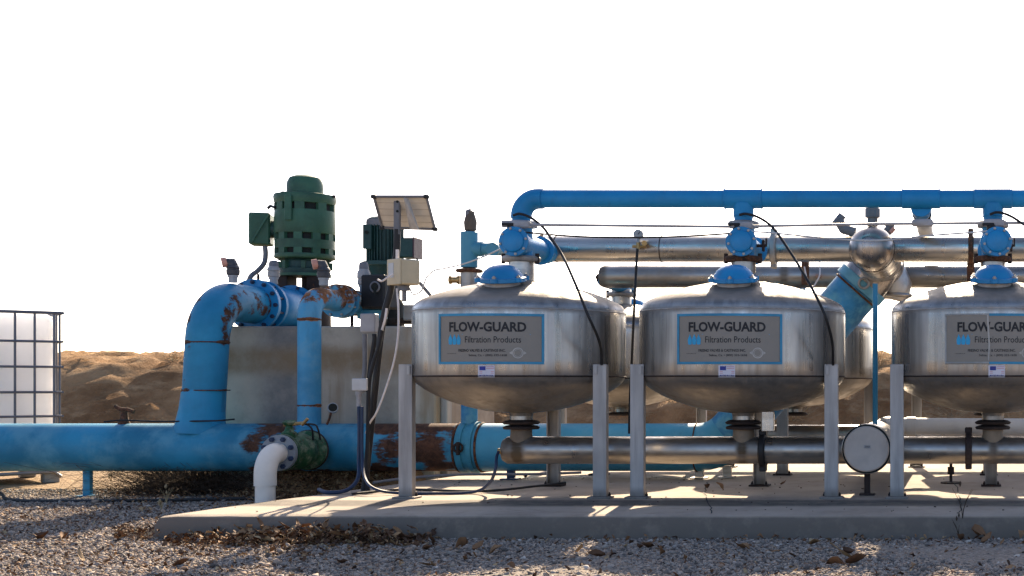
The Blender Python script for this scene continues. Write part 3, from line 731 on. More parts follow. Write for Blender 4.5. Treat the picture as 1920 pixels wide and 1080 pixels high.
# ------------------------------------------------------------------ risers from the main to the pumps
X1, Z1 = -5.30, 1.25
r1 = thing('pump_riser', 'thick bright blue riser pipe with a wide elbow leading to the green pump', 'pipe', (X1, MD, MZ), 'blue riser pipes')
p1 = fillet([(X1 - .055, MD + .01, MZ), (X1, MD + .02, Z1), (X1, 9.90, Z1)], .27, 16)
part('pipe', MB().tube(p1, .137, 44), M_RISER, r1)
part('saddle_flare', MB().tube([(X1 - .06, MD + .01, MZ + .10), (X1 - .058, MD + .01, MZ + .17), (X1 - .048, MD + .012, MZ + .26), (X1 - .035, MD + .014, MZ + .40)], [.166, .155, .144, .1385], 44), M_RISER, r1)
for z in (.955, .62): part('weld_seam', MB().torus((X1 - .012, MD + .015, z), (0, 0, 1), .137, .0045, 44, 6), M_RUST, r1)
def flange(parent, c, ax, r, th, mt, n, br=.012, bm_=None, off=0):
    o = part('flange', MB().lathe([(r * .8, -th / 2), (r, -th / 2), (r, th / 2), (r * .8, th / 2)], c, ax, 40), mt, parent)
    return o
fl_ = flange(r1, (X1, 9.90, Z1), (0, 1, 0), .192, .034, M_BLUEV, 12)
bolts(r1, (X1, 9.883, Z1), (0, -1, 0), .170, 12, .016, .026, M_NAVY)
part('lifting_eye', MB().torus((X1 + .02, 9.92, Z1 + .205), (1, .3, 0), .024, .006, 18, 6), M_RUSTD, r1)
cv = thing('check_valve', 'short blue flanged valve between the thick elbow and the green pump', 'valve', (X1, 10.1, Z1))
part('body', MB().lathe([(.150, 9.93), (.150, 10.00), (.190, 10.00), (.190, 10.03), (.14, 10.035), (.135, 10.10), (.15, 10.12), (.158, 10.2), (.158, 10.38), (.150, 10.44), (.188, 10.44), (.188, 10.475), (.15, 10.478)], (X1, 0, Z1), (0, 1, 0), 44), M_BLUEV, cv)
part('rust_band', MB().torus((X1, 10.085, Z1), (0, 1, 0), .138, .012, 40, 6), M_RUST, cv)
for k in range(10):
    a = 2 * math.pi * (k + .5) / 10
    part('bolt_rod', MB().cyl((X1 + .172 * math.cos(a), 9.89, Z1 + .172 * math.sin(a)), (X1 + .172 * math.cos(a), 10.05, Z1 + .172 * math.sin(a)), .009, seg=8), M_NAVY, cv)
bolts(cv, (X1, 10.44, Z1), (0, -1, 0), .172, 10, .013, .02, M_NAVY)
part('name_casting', MB().box((X1 + .10, 10.26, Z1 + .05), (.02, .06, .05), Matrix.Rotation(R(-30), 3, 'Y')), M_NAVY, cv)

X2, Z2 = -4.594, 1.27
r2 = thing('pump_riser', 'slim pale blue riser pipe with an orange-rusted elbow leading to the dark green pump', 'pipe', (X2, MD, MZ), 'blue riser pipes')
p2 = fillet([(X2, MD, MZ), (X2, MD, Z2), (X2, 9.72, Z2)], .15, 14)
part('pipe', MB().tube(p2, .076, 36), M_RISER2, r2)
for z in (1.112, .515): part('weld_seam', MB().torus((X2, MD, z), (0, 0, 1), .076, .004, 36, 6), M_RUST, r2)
c2 = thing('flanged_joint', 'worn pale blue bolted flange pair right of the rusted elbow', 'pipe joint', (X2, 9.77, Z2))
part('flange', MB().lathe([(.085, 9.70), (.122, 9.70), (.122, 9.725), (.09, 9.73)], (X2, 0, Z2), (0, 1, 0), 36), M_RISER2, c2)
part('flange', MB().lathe([(.088, 9.775), (.124, 9.78), (.124, 9.805), (.085, 9.81), (.085, 10.12)], (X2, 0, Z2), (0, 1, 0), 36), M_RISER2, c2)
for k in range(8):
    a = 2 * math.pi * (k + .5) / 8
    part('bolt_rod', MB().cyl((X2 + .108 * math.cos(a), 9.685, Z2 + .108 * math.sin(a)), (X2 + .108 * math.cos(a), 9.83, Z2 + .108 * math.sin(a)), .009, seg=8), M_GALV, c2)
part('rust_band', MB().torus((X2, 10.0, Z2), (0, 1, 0), .087, .010, 36, 6), M_RUST, c2)
part('prop', MB().cyl((X2 + .02, 9.9, 1.083), (X2 + .02, 9.9, 1.19), .012, seg=8), M_RUSTD, c2)

# air vents
def airvent(px, pyb, d, h, cap, label, mt, tilt=1):
    b = P(px, pyb, d); s = h
    t = thing('air_vent', label, 'vent', b, 'air release vents')
    part('nipple', MB().lathe([(.030, 0), (.030, .04), (.036, .04), (.036, .055)], b, seg=18), M_GALV, t)
    part('body', MB().lathe([(.034, .05), (.043, .06), (.045, .09), (.040, .095), (.040, .10), (.047, .105), (.046, s * .72), (.034, s * .86), (.025, s * .9)], b, seg=20), mt, t)
    if cap: part('cap', MB().tube([b + Vector((0, 0, s * .82)), b + Vector((-.01, 0, s * .98)), b + Vector((-.045, 0, s * 1.02))], [.034, .036, .028], 14), M_VENT, t); part('outlet_face', MB().cyl(b + Vector((-.042, -.004, s * 1.02)), b + Vector((-.072, -.02, s * .97)), .036, seg=14), M_PINK, t)
    else: part('cap', MB().tube([b + Vector((0, 0, s * .86)), b + Vector((0, 0, s)), b + Vector((-.004, 0, s * 1.12))], [.034, .034, .026], 14), mt if mt != M_LEG else M_GREY, t)
airvent(437, 530, 9.55, .145, True, 'dark vent with pink outlet on top of the thick blue elbow', M_VENT)
airvent(607, 535, 9.5, .15, True, 'dark vent with pink outlet on top of the rusted elbow', M_VENT)
airvent(513, 533, 10.25, .16, False, 'grey teardrop vent standing on the flanged valve left of the green pump', M_LEG)
airvent(682, 548, 9.95, .20, False, 'grey teardrop vent standing left of the dark green pump', M_LEG)

# ------------------------------------------------------------------ pump 1, big green motor
PD = 10.66; K = PD / F; zf = lambda y: EYE + (VY - y) * K
pu = thing('pump_motor', 'large green vertical pump motor with a domed cap and vent slots', 'pump motor', (X1, PD, 1.08), 'vertical pumps')
def slotted(prof, bands, nslot, frac, r, mt, parent, c):
    pass
c = (X1, PD, 0)
body = MB()
zb = [zf(488), zf(478), zf(468), zf(452), zf(440), zf(397), zf(384), zf(367)]
RB = .219
body.lathe([(RB - .03, zb[0]), (RB, zb[0] + .01), (RB + .004, zb[0] + .02), (RB, zb[1]), (RB - .03, zb[1] + .001), (RB - .03, zb[2] - .001), (RB, zb[2]), (RB, zb[3]), (RB - .03, zb[3] + .001), (RB - .03, zb[4] - .001), (RB, zb[4]),
            (RB + .004, zb[4] + .012), (RB + .002, zb[5] - .02), (RB, zb[5]), (RB - .03, zb[5] + .001), (RB - .03, zb[6] - .001), (RB, zb[6]), (RB + .006, zb[6] + .02), (RB + .01, zb[7] - .02), (RB + .004, zb[7]), (.16, zb[7] + .012)], c, seg=64)
part('housing', body, M_GREEN, pu)
for (za, zc), n in (((zb[1], zb[2]), 10), ((zb[3], zb[4]), 10), ((zb[5], zb[6]), 8)):
    part('vent_recess', MB().lathe([(RB - .028, za), (RB - .028, zc)], c, seg=48, caps=False), M_DARK, pu)
    for k in range(n):
        a = 2 * math.pi * (k + .35) / n
        w = .06 if n == 10 else .07
        part('vent_rib', MB().box((X1 + (RB - .016) * math.sin(a), PD - (RB - .016) * math.cos(a), (za + zc) / 2), (w, .032, zc - za + .002), Matrix.Rotation(a, 3, 'Z')), M_GREEN, pu)
part('cap', MB().lathe([(.134, zb[7] + .004), (.134, zf(350)), (.130, zf(342)), (.113, zf(334)), (.07, zf(329.5)), (.01, zf(328))], c, seg=40), M_GREEN, pu)
for a in (-4, 176):
    part('lifting_lug', MB().box((X1 + (RB + .015) * math.sin(R(a)), PD - (RB + .015) * math.cos(R(a)), zf(396)), (.055, .018, .20), Matrix.Rotation(R(a), 3, 'Z'), .004), M_GREEN, pu)
part('top_bolt', MB().cyl(P(532, 366, PD), P(532, 359, PD), .02, seg=10), M_RUSTD, pu)
part('top_bolt', MB().cyl(P(626, 371, PD), P(626, 366, PD), .012, seg=10), M_RUSTD, pu)
part('lower_bell', MB().lathe([(.18, zf(514)), (.185, zf(508)), (.185, zf(505)), (.167, zf(503)), (.167, zf(492)), (.195, zf(489))], c, seg=40), M_GREEN2, pu)
for k in range(8):
    a = 2 * math.pi * (k + .5) / 8
    part('bell_rib', MB().box((X1 + .18 * math.sin(a), PD - .18 * math.cos(a), zf(499)), (.03, .04, .06), Matrix.Rotation(a, 3, 'Z')), M_GREEN, pu)
part('motor_base', MB().lathe([(.15, zf(519)), (.193, zf(519)), (.193, zf(514)), (.15, zf(513))], c, seg=40), M_GREEN, pu)
for dx in (-.135, .12):
    part('stand_column', MB().box((X1 + dx, PD - .04, zf(533)), (.105, .16, .13), bev=.006), M_RUSTD, pu)
part('shaft', MB().cyl((X1 + .0, PD, zf(548)), (X1, PD, zf(515)), .025, seg=14), M_RUSTD, pu)
part('discharge_head', MB().lathe([(.25, 1.081), (.25, 1.105), (.19, 1.11), (.185, zf(560)), (.20, zf(556)), (.20, zf(547))], c, seg=40), M_RUSTD, pu)
part('discharge_throat', MB().cyl((X1, 10.47, Z1), (X1, PD - .05, Z1), .15), M_RUSTD, pu)
tb = part('terminal_box', MB().box((P(490, 0, PD - .02).x, PD - .02, zf(431)), (.155, .18, .255), Matrix.Rotation(R(18), 3, 'Z'), .012), M_GREEN, pu)
part('box_rib', MB().box((P(488, 0, PD - .12).x, PD - .125, zf(431)), (.012, .012, .27), Matrix.Rotation(R(18), 3, 'Z') @ Matrix.Rotation(R(28), 3, 'Y')), M_GREEN, tb)
part('box_neck', MB().cyl(P(505, 430, PD), P(525, 430, PD), .07), M_GREEN2, pu)
part('cable_gland', MB().tube([P(502, 391, PD - .1), P(507, 386, PD - .1), P(516, 389, PD - .15)], .012, 8), M_BLACK, pu)
cd = smooth([P(497, 462, PD - .05), P(498, 478, PD - .06), P(495, 494, PD - .1), P(483, 508, PD - .2), P(470, 519, PD - .3), P(462, 545, PD - .35)], 6)
solo('motor_conduit', MB().tube(cd, .019, 14), M_GREY, 'grey flexible conduit bending down from the green terminal box', 'conduit')

# ------------------------------------------------------------------ pump 2, smaller finned motor
D2 = 10.5; K2 = D2 / F; z2 = lambda y: EYE + (VY - y) * K2; XM = P(722, 0, D2).x
p_ = thing('pump_motor', 'smaller dark green finned pump motor behind the tilted solar panel', 'pump motor', (XM, D2, 1.08), 'vertical pumps')
c = (XM, D2, 0)
part('housing', MB().lathe([(.112, z2(492)), (.116, z2(490)), (.116, z2(424)), (.13, z2(422)), (.13, z2(412)), (.11, z2(409)), (.05, z2(407))], c, seg=40), M_GREEN2, p_)
fin = mesh('fin', MB().box((0, -.124, 0), (.006, .026, z2(424) - z2(490))), True)
for k in range(34):
    o = link('fin', fin, M_GREEN2, p_); o.location = Vector((XM, D2, (z2(424) + z2(490)) / 2)) - p_.location; o.rotation_euler.z = 2 * math.pi * k / 34
part('fan_cowl', MB().lathe([(.134, z2(426)), (.138, z2(420)), (.136, z2(414)), (.10, z2(408))], c, seg=40), M_GREY, p_)
part('mounting_bracket', MB().box((XM - .07, D2 - .155, z2(448)), (.065, .02, .19), bev=.004), M_GREEN2, p_)
part('bracket_bolt', MB().cyl((XM - .07, D2 - .164, z2(440)), (XM - .07, D2 - .172, z2(440)), .014, seg=10), M_DARK, p_)
part('base_flange', MB().lathe([(.14, z2(500)), (.165, z2(499)), (.165, z2(492)), (.13, z2(491))], c, seg=36), M_GREEN2, p_)
part('lantern', MB().lathe([(.10, z2(545)), (.10, z2(520)), (.13, z2(505)), (.14, z2(500))], c, seg=30), M_GREEN2, p_)
t2 = part('terminal_box', MB().box(P(769, 466, D2), (.12, .16, .155), bev=.01), M_GREEN2, p_)
part('cover', MB().box(P(783, 466, D2), (.012, .165, .165), bev=.003), paint('purple_brown', (.08, .045, .05), .5), t2)
part('gland_loop', MB().tube(smooth([P(782, 485, D2 - .05), P(783, 492, D2 - .05), P(777, 497, D2 - .05), P(772, 492, D2 - .05)]), .008, 8), M_BLACK, p_)
part('actuator_box', MB().box(P(714, 548, 9.96), (.20, .20, .25), Matrix.Rotation(R(-12), 3, 'Z'), .012), M_BLACK, p_)
part('dial_ring', MB().torus(P(703, 538, 9.845), (-.2, -1, 0), .036, .007, 28, 8), M_GREY, p_)
part('dial_knob', MB().cyl(P(703, 538, 9.86), P(703, 538, 9.83), .026, seg=20).box(P(703, 545, 9.83), (.014, .02, .05)), M_DARK, p_)
part('suction_bowl', MB().lathe([(.07, -.04), (.105, -.03), (.105, .03), (.07, .05)], P(698, 590, 10.05), seg=28), M_RISER2, p_)
part('column', MB().lathe([(.17, 1.081), (.17, 1.11), (.125, 1.12), (.125, 1.28), (.10, 1.33)], (XM + .04, D2 - .05, 0), seg=30), M_DARK, p_)
part('side_block', MB().box(P(780, 587, 10.2), (.15, .12, .12), bev=.008), M_GALV, p_)
part('side_beam', MB().box(P(776, 602, 10.25), (.34, .12, .045), bev=.006), M_RUSTD, p_)

# ------------------------------------------------------------------ solar panel, pole, control box
SD = 8.28
sp = thing('solar_panel', 'small solar panel seen from its pale underside, tilted on a leaning post', 'solar panel', P(683, 922, SD))
pl_ = smooth([P(683, 921, SD), P(698, 780, SD), P(716, 615, SD), P(732, 545, SD), P(743, 480, SD), P(745, 430, SD)], 6)
part('post', MB().tube(pl_, .020, 14), M_BLACK, sp)
part('sleeve', MB().box(P(745, 404, SD), (.036, .03, .24), bev=.004), M_GREY, sp)
part('bracket_hole', MB().cyl(P(745, 396, SD - .016), P(745, 396, SD - .018), .008, seg=12), M_DARK, sp)
part('bracket_hole', MB().cyl(P(745, 378, SD - .016), P(745, 378, SD - .018), .008, seg=12), M_DARK, sp)
A = P(701, 368, 8.24); B = P(800, 368, 8.24); Cc = P(816, 429, 8.42); Dd = P(717, 426, 8.42)
nrm = (B - A).cross(Dd - A).normalized()
if nrm.y > 0: nrm = -nrm
def quad(a, b, c_, d, th):
    m = MB(); o = nrm * th
    return m.add([a, b, c_, d, a - o, b - o, c_ - o, d - o], [(0, 1, 2, 3), (7, 6, 5, 4), (0, 4, 5, 1), (1, 5, 6, 2), (2, 6, 7, 3), (3, 7, 4, 0)])
part('backsheet', quad(A, B, Cc, Dd, .012), M_PANEL, sp)
for (a, b) in ((A, B), (B, Cc), (Cc, Dd), (Dd, A)):
    part('frame_bar', MB().tube([a + nrm * .004, b + nrm * .004], .0085, 4), M_GREY, sp)
for q in (A, B, Cc, Dd): part('corner_cap', MB().box(q + nrm * .004, (.03, .026, .024), bev=.004), M_BLACK, sp)
for k in range(1, 5):
    a = A.lerp(Dd, k / 5); b = B.lerp(Cc, k / 5); part('cell_seam', MB().tube([a + nrm * .001, b + nrm * .001], .0016, 4), plain('seam_line', (.42, .36, .28), .6), sp)
part('arm_flap', quad(P(757, 372, 8.20), P(766, 374, 8.22), P(785, 431, 8.30), P(768, 430, 8.30), .006), M_LEG, sp)
part('junction_box', MB().box(P(773, 409, 8.30), (.022, .02, .05), Matrix.Rotation(R(-22), 3, 'Y')), M_BLACK, sp)

cbx = thing('control_box', 'cream plastic control box on the leaning post under the solar panel', 'control box', P(758, 537, 8.2))
rot = Matrix.Rotation(R(-30), 3, 'Z') 
part('enclosure', MB().box(P(758, 511, 8.20), (.150, .125, .155), Matrix.Rotation(R(-38), 3, 'Z'), .008), M_CREAM, cbx)
part('lid', MB().box(P(758, 511, 8.20) + Matrix.Rotation(R(-38), 3, 'Z') @ Vector((0, -.066, 0)), (.153, .010, .158), Matrix.Rotation(R(-38), 3, 'Z'), .004), M_CREAM, cbx)
part('label_plate', MB().box(P(758, 511, 8.20) + Matrix.Rotation(R(-38), 3, 'Z') @ Vector((-.025, -.072, .01)), (.06, .002, .09), Matrix.Rotation(R(-38), 3, 'Z')), M_PVCG, cbx)
part('gland', MB().cyl(P(757, 536, 8.2), P(757, 545, 8.2), .035, seg=18).cyl(P(758, 545, 8.2), P(758, 565, 8.2), .014, seg=12), M_GREY, cbx)
part('antenna_stub', MB().cyl(P(745, 488, 8.17), P(745, 468, 8.17), .010, seg=10), M_WHITE, cbx)
part('side_strut', MB().cyl(P(787, 530, 8.22), P(807, 554, 8.22), .011, seg=10), M_GREY, cbx)

def cable(pts, r, mt, name, label, cat='cable', group=None, n=8):
    return solo(name, MB().tube(smooth([P(*p) for p in pts], n), r, 10), mt, label, cat, group)
cable([(744, 541, 8.15), (747, 580, 8.15), (746, 630, 8.15), (738, 680, 8.15), (720, 738, 8.15), (705, 775, 8.15), (694, 792, 8.2), (686, 812, 8.24)], .006, M_WHITE, 'white_cable', 'long white cable hanging in a curve from the cream box')
cable([(738, 513, 8.1), (727, 520, 8.1), (716, 527, 8.12), (708, 524, 8.12)], .006, M_WHITE, 'white_cable', 'short white cable from the left side of the cream box')
cable([(725, 578, 8.2), (722, 598, 8.2), (716, 620, 8.22)], .007, M_WHITE, 'white_cable', 'short white cable below the black dial box')
cable([(716, 619, 8.2), (710, 650, 8.2), (700, 680, 8.2), (692, 720, 8.2), (690, 800, 8.2), (688, 880, 8.2), (690, 921, 8.2)], .012, M_BLACK, 'black_cable', 'thick black cable running down beside the leaning post')
cable([(768, 540, 8.2), (775, 552, 8.2), (790, 545, 8.2), (800, 520, 8.2), (815, 507, 8.2), (830, 504, 8.2), (865, 496, 8.2), (900, 484, 8.15), (925, 473, 8.1), (946, 463, 7.9)], .0045, M_PVCG, 'thin_wire', 'thin pale wire looping from the cream box to the first blue valve')
jb = thing('junction_box', 'grey upright junction box with two conduits below it, left of the post', 'junction box', P(693, 625, 8.35))
part('box', MB().box(P(693, 606, 8.35), (.095, .06, .118), bev=.006), M_LGREY, jb)
for a, b in ((684, 684), (702, 694)):
    part('conduit', MB().tube(smooth([P(a, 626, 8.35), P(a, 640, 8.35), P(b, 690, 8.35), P(b - 4, 735, 8.33)]), .014, 12), M_GREY if a == 684 else M_BLACK, jb)
sb = thing('switch_box', 'small white switch box with a grey fitting on the post, above the navy hose', 'switch box', P(677, 735, 8.2))
part('box', MB().box(P(677, 721, 8.2), (.095, .05, .075), bev=.005), M_PVCG, sb)
part('fitting', MB().cyl(P(673, 734, 8.2), P(673, 741, 8.2), .020, seg=12).cyl(P(673, 741, 8.2), P(673, 763, 8.2), .014, seg=12), M_LGREY, sb)
cable([(673, 762, 8.18), (674, 810, 8.18), (673, 860, 8.18), (672, 895, 8.12), (658, 914, 8.05), (640, 922, 8.0), (612, 923, 8.0), (598, 918, 8.1)], .012, M_NAVY, 'navy_hose', 'navy hose dropping from the white switch box and curling left on the pad', 'hose')
cable([(679, 762, 8.16), (679, 850, 8.16), (683, 893, 8.05), (700, 915, 7.9), (740, 924, 7.95), (820, 925, 7.95), (890, 922, 8.0), (918, 905, 7.95), (929, 880, 7.9), (931, 858, 7.92), (935, 847, 7.95)], .009, M_NAVY, 'navy_hose', 'long navy hose lying along the pad and rising to the lower steel pipe', 'hose')
cable([(660, 926, 7.9), (760, 918, 8.15), (900, 921, 8.05), (1000, 912, 8.3), (1060, 905, 8.55)], .008, M_BLACK, 'ground_hose', 'black hose lying straight across the pad under the left tank', 'hose')
cable([(700, 905, 8.7), (760, 897, 8.85), (860, 890, 9.0), (1000, 889, 9.0), (1090, 886, 9.1)], .009, M_GREY, 'ground_conduit', 'thin grey line on the pad just in front of the main pipe', 'conduit')

# cables on the tanks
cable([(962, 404, 7.93), (975, 401, 7.93), (995, 408, 7.93), (1017, 425, 7.9), (1032, 445, 7.85), (1055, 480, 7.7), (1080, 535, 7.5), (1102, 590, 7.42), (1120, 630, 7.5), (1127, 655, 7.62), (1128, 684, 7.67)], .008, M_BLACK, 'black_tube', 'black tube arching from the blue elbow down over the leftmost tank to its leg', 'tube', 'black control tubes')
cable([(1386, 403, 7.93), (1400, 401, 7.93), (1425, 409, 7.9), (1450, 428, 7.88), (1480, 470, 7.75), (1505, 510, 7.6), (1530, 555, 7.5), (1548, 595, 7.45), (1560, 640, 7.55), (1562, 684, 7.67)], .008, M_BLACK, 'black_tube', 'black tube arching from the second drop pipe down over the middle tank', 'tube', 'black control tubes')
cable([(1856, 402, 7.93), (1870, 398, 7.93), (1890, 403, 7.9), (1912, 416, 7.88), (1940, 440, 7.7), (1975, 500, 7.6), (2010, 580, 7.5), (2025, 680, 7.67)], .008, M_BLACK, 'black_tube', 'black tube arching right from the third drop pipe out of the frame', 'tube', 'black control tubes')
cable([(1195, 466, 8.4), (1192, 520, 8.4), (1188, 600, 8.3), (1184, 690, 8.2), (1181, 760, 8.1), (1180, 812, 8.0)], .0085, M_BLACK, 'black_tube', 'straight black tube hanging from the pressure gauge between the two left tanks', 'tube', 'black control tubes')
cable([(960, 434, 7.85), (1000, 437, 7.85), (1060, 442, 7.9), (1130, 445, 7.95), (1230, 445, 7.95), (1320, 441, 7.9), (1375, 437, 7.85), (1392, 434, 7.85)], .0055, M_BLACK, 'black_line', 'thin black line sagging between the first and second blue valves', 'cable', 'thin sagging lines')
cable([(1395, 434, 7.85), (1440, 436, 7.85), (1520, 444, 7.85), (1600, 450, 7.85), (1660, 450, 7.85), (1740, 442, 7.85), (1820, 436, 7.85), (1858, 433, 7.85)], .0055, M_PVCG, 'pale_line', 'thin pale line sagging between the second and third blue valves across the ball', 'cable', 'thin sagging lines')
cable([(1508, 500, 7.7), (1515, 530, 7.7), (1524, 537, 7.7), (1530, 530, 7.7), (1537, 515, 7.7), (1537, 492, 7.75)], .0045, M_WHITE, 'cable_tie_loop', 'loose white tie loop caught on the black tube above the middle tank', 'cable tie')
cc_ = thing('air_conduit', 'long thin grey conduit rail passing in front of the three blue drop pipes', 'conduit', P(1000, 423, 7.93))
part('rail', MB().tube([P(945, 421, 7.90), P(1370, 425, 7.90), P(1640, 420, 7.90), P(1870, 418, 7.90), P(2500, 418, 7.90)], .0085, 12), M_LGREY, cc_)
part('end_block', MB().box(P(957, 420, 7.90), (.10, .03, .040), bev=.004), M_LGREY, cc_)
for px, py in ((975, 421), (1392, 423), (1730, 418), (1864, 418)):
    part('fitting', MB().lathe([(.010, -.065), (.020, -.060), (.024, -.03), (.024, .03), (.020, .055), (.010, .06)], P(px, py, 7.90), (1, 0, 0), 16), M_LGREY, cc_)
    part('saddle_box', MB().box(P(px + 10, py, 7.90), (.06, .045, .04), bev=.006), M_LGREY, cc_)

# teal tee with vent behind the left tank
xt = P(873, 0, MD).x
tt = thing('vent_standpipe', 'faded teal plastic tee standpipe with a brown vent, left of the first blue valve', 'pipe', (xt, MD, MZ))
xt2 = P(880, 0, MD).x
part('lower_pipe', MB().cyl((xt2, MD, MZ + .1), (xt2, MD, P(0, 512, MD).z), .055), M_DIAG, tt)
part('steel_stub', MB().cyl(P(880, 545, MD), P(880, 506, MD), .058), M_PIPEL, tt)
part('rusty_flange', MB().lathe([(.06, -.012), (.085, -.01), (.092, 0), (.085, .012), (.06, .016)], P(880, 508, MD), seg=28), M_RUST, tt)
part('tee', MB().lathe([(.05, 0), (.057, .002), (.058, .245), (.052, .25)], P(880, 502, MD), seg=28).cyl(P(880, 467, MD), P(905, 467, MD), .052), M_TEE, tt)
part('branch', MB().tube(fillet([P(900, 467, MD), P(985, 467, MD), Vector((P(985, 467, MD).x + .02, UD, UZ))], .06, 6), .043, 24), M_TEE, tt)
part('vent', MB().lathe([(.028, 0), (.028, .012), (.040, .02), (.044, .075), (.036, .11), (.028, .135), (.028, .15)], P(882, 437, MD), seg=20), paint('brown_vent', (.10, .075, .055), .6), tt)
part('vent_cap', MB().tube([P(881, 404, MD), P(880, 397, MD), P(884, 395, MD)], [.03, .028, .018], 14), M_GREY, tt)
part('brass_tap', MB().lathe([(.03, 0), (.03, .012), (.022, .014), (.022, .055), (.03, .057), (.03, .075)], P(843, 525, MD), (1, 0, 0), 18), M_BRASS, tt)

# ------------------------------------------------------------------ white PVC elbow and green gate valve on the main
XV = -4.48; ZV = .215
pv = thing('white_elbow_pipe', 'white plastic pipe standing in the gravel and elbowing into the green valve', 'pipe', (XV, 8.5, GZ))
part('pipe', MB().cyl((XV, 8.50, GZ - .03), (XV, 8.50, .06), .059, seg=36), M_PVC, pv)
part('elbow', MB().tube([(XV, 8.5, .015)] + fillet([(XV, 8.5, .03), (XV, 8.5, ZV), (XV, 8.66, ZV)], .13, 14), .066, 36), M_PVC, pv)
pf = part('flange', MB().lathe([(.068, 8.652), (.114, 8.655), (.117, 8.665), (.117, 8.682), (.08, 8.685)], (XV, 0, ZV), (0, 1, 0), 40), paint('worn_flange', (.24, .26, .28), .55, rust=.2, var=.2, scale=12), pv)
bolts(pv, (XV, 8.655, ZV), (0, -1, 0), .094, 8, .017, .024, M_NAVY, .5)
gv = thing('gate_valve', 'chipped green valve bolted between the white elbow and the blue main', 'valve', (XV, 8.7, ZV))
part('body', MB().lathe([(.09, 8.688), (.12, 8.69), (.122, 8.715), (.09, 8.72), (.085, 8.76), (.11, 8.80), (.125, 8.87), (.118, 8.95), (.10, 9.0), (.13, 9.02), (.132, 9.05), (.10, 9.055), (.09, 9.15)], (XV, 0, ZV), (0, 1, 0), 40), M_GVALVE, gv)
part('rust_ring', MB().torus((XV, 9.06, ZV), (0, 1, 0), .128, .010, 36, 6), M_RUSTD, gv)
bolts(gv, (XV, 8.715, ZV), (0, 1, 0), .106, 8, .013, .018, M_RUSTD, .5)
part('bonnet', MB().lathe([(.045, .08), (.05, .125), (.03, .14), (.02, .17), (.035, .18), (.045, .195), (.03, .21)], (XV, 8.80, ZV), seg=18), M_GVALVE, gv)
part('pilot_fitting', MB().cyl(P(533, 797, 8.8), P(570, 793, 8.8), .012, seg=10).cyl(P(566, 797, 8.78), P(577, 785, 8.78), .011, seg=10), M_BRASS, gv)
for dx in (0, 14):
    part('pilot_tube', MB().tube(smooth([P(562, 795, 8.8), P(575 + dx, 796, 8.8), P(585 + dx * .8, 805, 8.8), P(587 + dx, 825, 8.85)]), .006, 8), M_BLACK, gv)

# gauge and rusty fitting on the main
gg = thing('small_gauge', 'small round gauge tilted on a thin stem above the main pipe', 'gauge', P(612, 795, 9.2))
part('stem', MB().tube([P(613, 796, 9.2), P(618, 784, 9.2), P(621, 772, 9.2)], .008, 8), M_RUST, gg)
part('case', MB().cyl(P(624, 766, 9.22), P(624, 764, 9.17), .034, seg=24), M_GALV, gg)
part('face', MB().cyl(P(624, 764, 9.168), P(624, 764, 9.165), .028, seg=24), M_DARK, gg)
rv = thing('rusty_hydrant', 'small rusted T-handled fitting standing on top of the main pipe', 'valve', P(235, 793, MD))
part('stem', MB().lathe([(.045, 0), (.035, .02), (.025, .05), (.022, .09), (.032, .10)], P(233, 797, MD), seg=14), M_RUST, rv)
part('handle', MB().tube([P(216, 762, MD), P(228, 768, MD), P(240, 768, MD), P(251, 772, MD)], .016, 8), M_RUST, rv)
cable([(195, 791, 9.18), (230, 788, 9.2), (300, 790, 9.2), (400, 789, 9.14), (440, 786, 9.2)], .006, M_BLACK, 'black_cable', 'thin black cable lying along the top of the main pipe at the left')
cable([(-60, 905, 9.5), (0, 925, 9.1), (12, 935, 8.95), (60, 940, 8.8), (160, 940, 8.8), (300, 938, 8.8), (400, 936, 8.85), (520, 934, 8.95)], .012, M_BLACK, 'ground_hose', 'black hose lying on the gravel under the left end of the main pipe', 'hose')

# ------------------------------------------------------------------ IBC tote at the left
C0 = Vector(((114 - VX) * 10.6 / F, 10.6, GZ))
tk = thing('caged_tote', 'white plastic tote tank in a grey tube cage at the left edge', 'tote tank', C0, local=True)
tk.rotation_euler.z = R(45)      # local -x runs left towards the camera along the front face, +y away
W_, D_, H_ = 1.15, 1.0, 1.353
bm_ = MB()
def rbox_lathe(m, x0, x1, y0, y1, z0, z1, r=.07, n=5):
    def ring(o, z):
        out = []
        for (cx, cy, a0) in ((x1 - r, y1 - r, 0), (x0 + r, y1 - r, 90), (x0 + r, y0 + r, 180), (x1 - r, y0 + r, 270)):
            for k in range(n + 1):
                a = R(a0 + 90 * k / n); out.append((cx + (r - o) * math.cos(a), cy + (r - o) * math.sin(a), z))
        return out
    rings = [ring(.05, z0), ring(.012, z0 + .025), ring(0, z0 + .06)]
    for k in range(7):
        z = z0 + .06 + (z1 - z0 - .12) * (k + .5) / 7
        rings += [ring(0, z - .05), ring(-.006, z), ring(0, z + .05)]
    rings += [ring(0, z1 - .06), ring(.012, z1 - .025), ring(.05, z1)]
    L = len(rings[0]); V = [p for r_ in rings for p in r_]
    m.add(V, [(a * L + k, a * L + (k + 1) % L, (a + 1) * L + (k + 1) % L, (a + 1) * L + k) for a in range(len(rings) - 1) for k in range(L)] + [tuple(range(L))[::-1], tuple(range((len(rings) - 1) * L, len(rings) * L))])
rbox_lathe(bm_, -W_ + .03, -.03, .03, D_ - .03, .13, H_ - .012)
part('bottle', bm_, M_TOTE, tk)
part('filler_cap', MB().cyl((-W_ / 2, D_ / 2, H_ - .03), (-W_ / 2, D_ / 2, H_ + .005), .09), M_TOTE, tk)
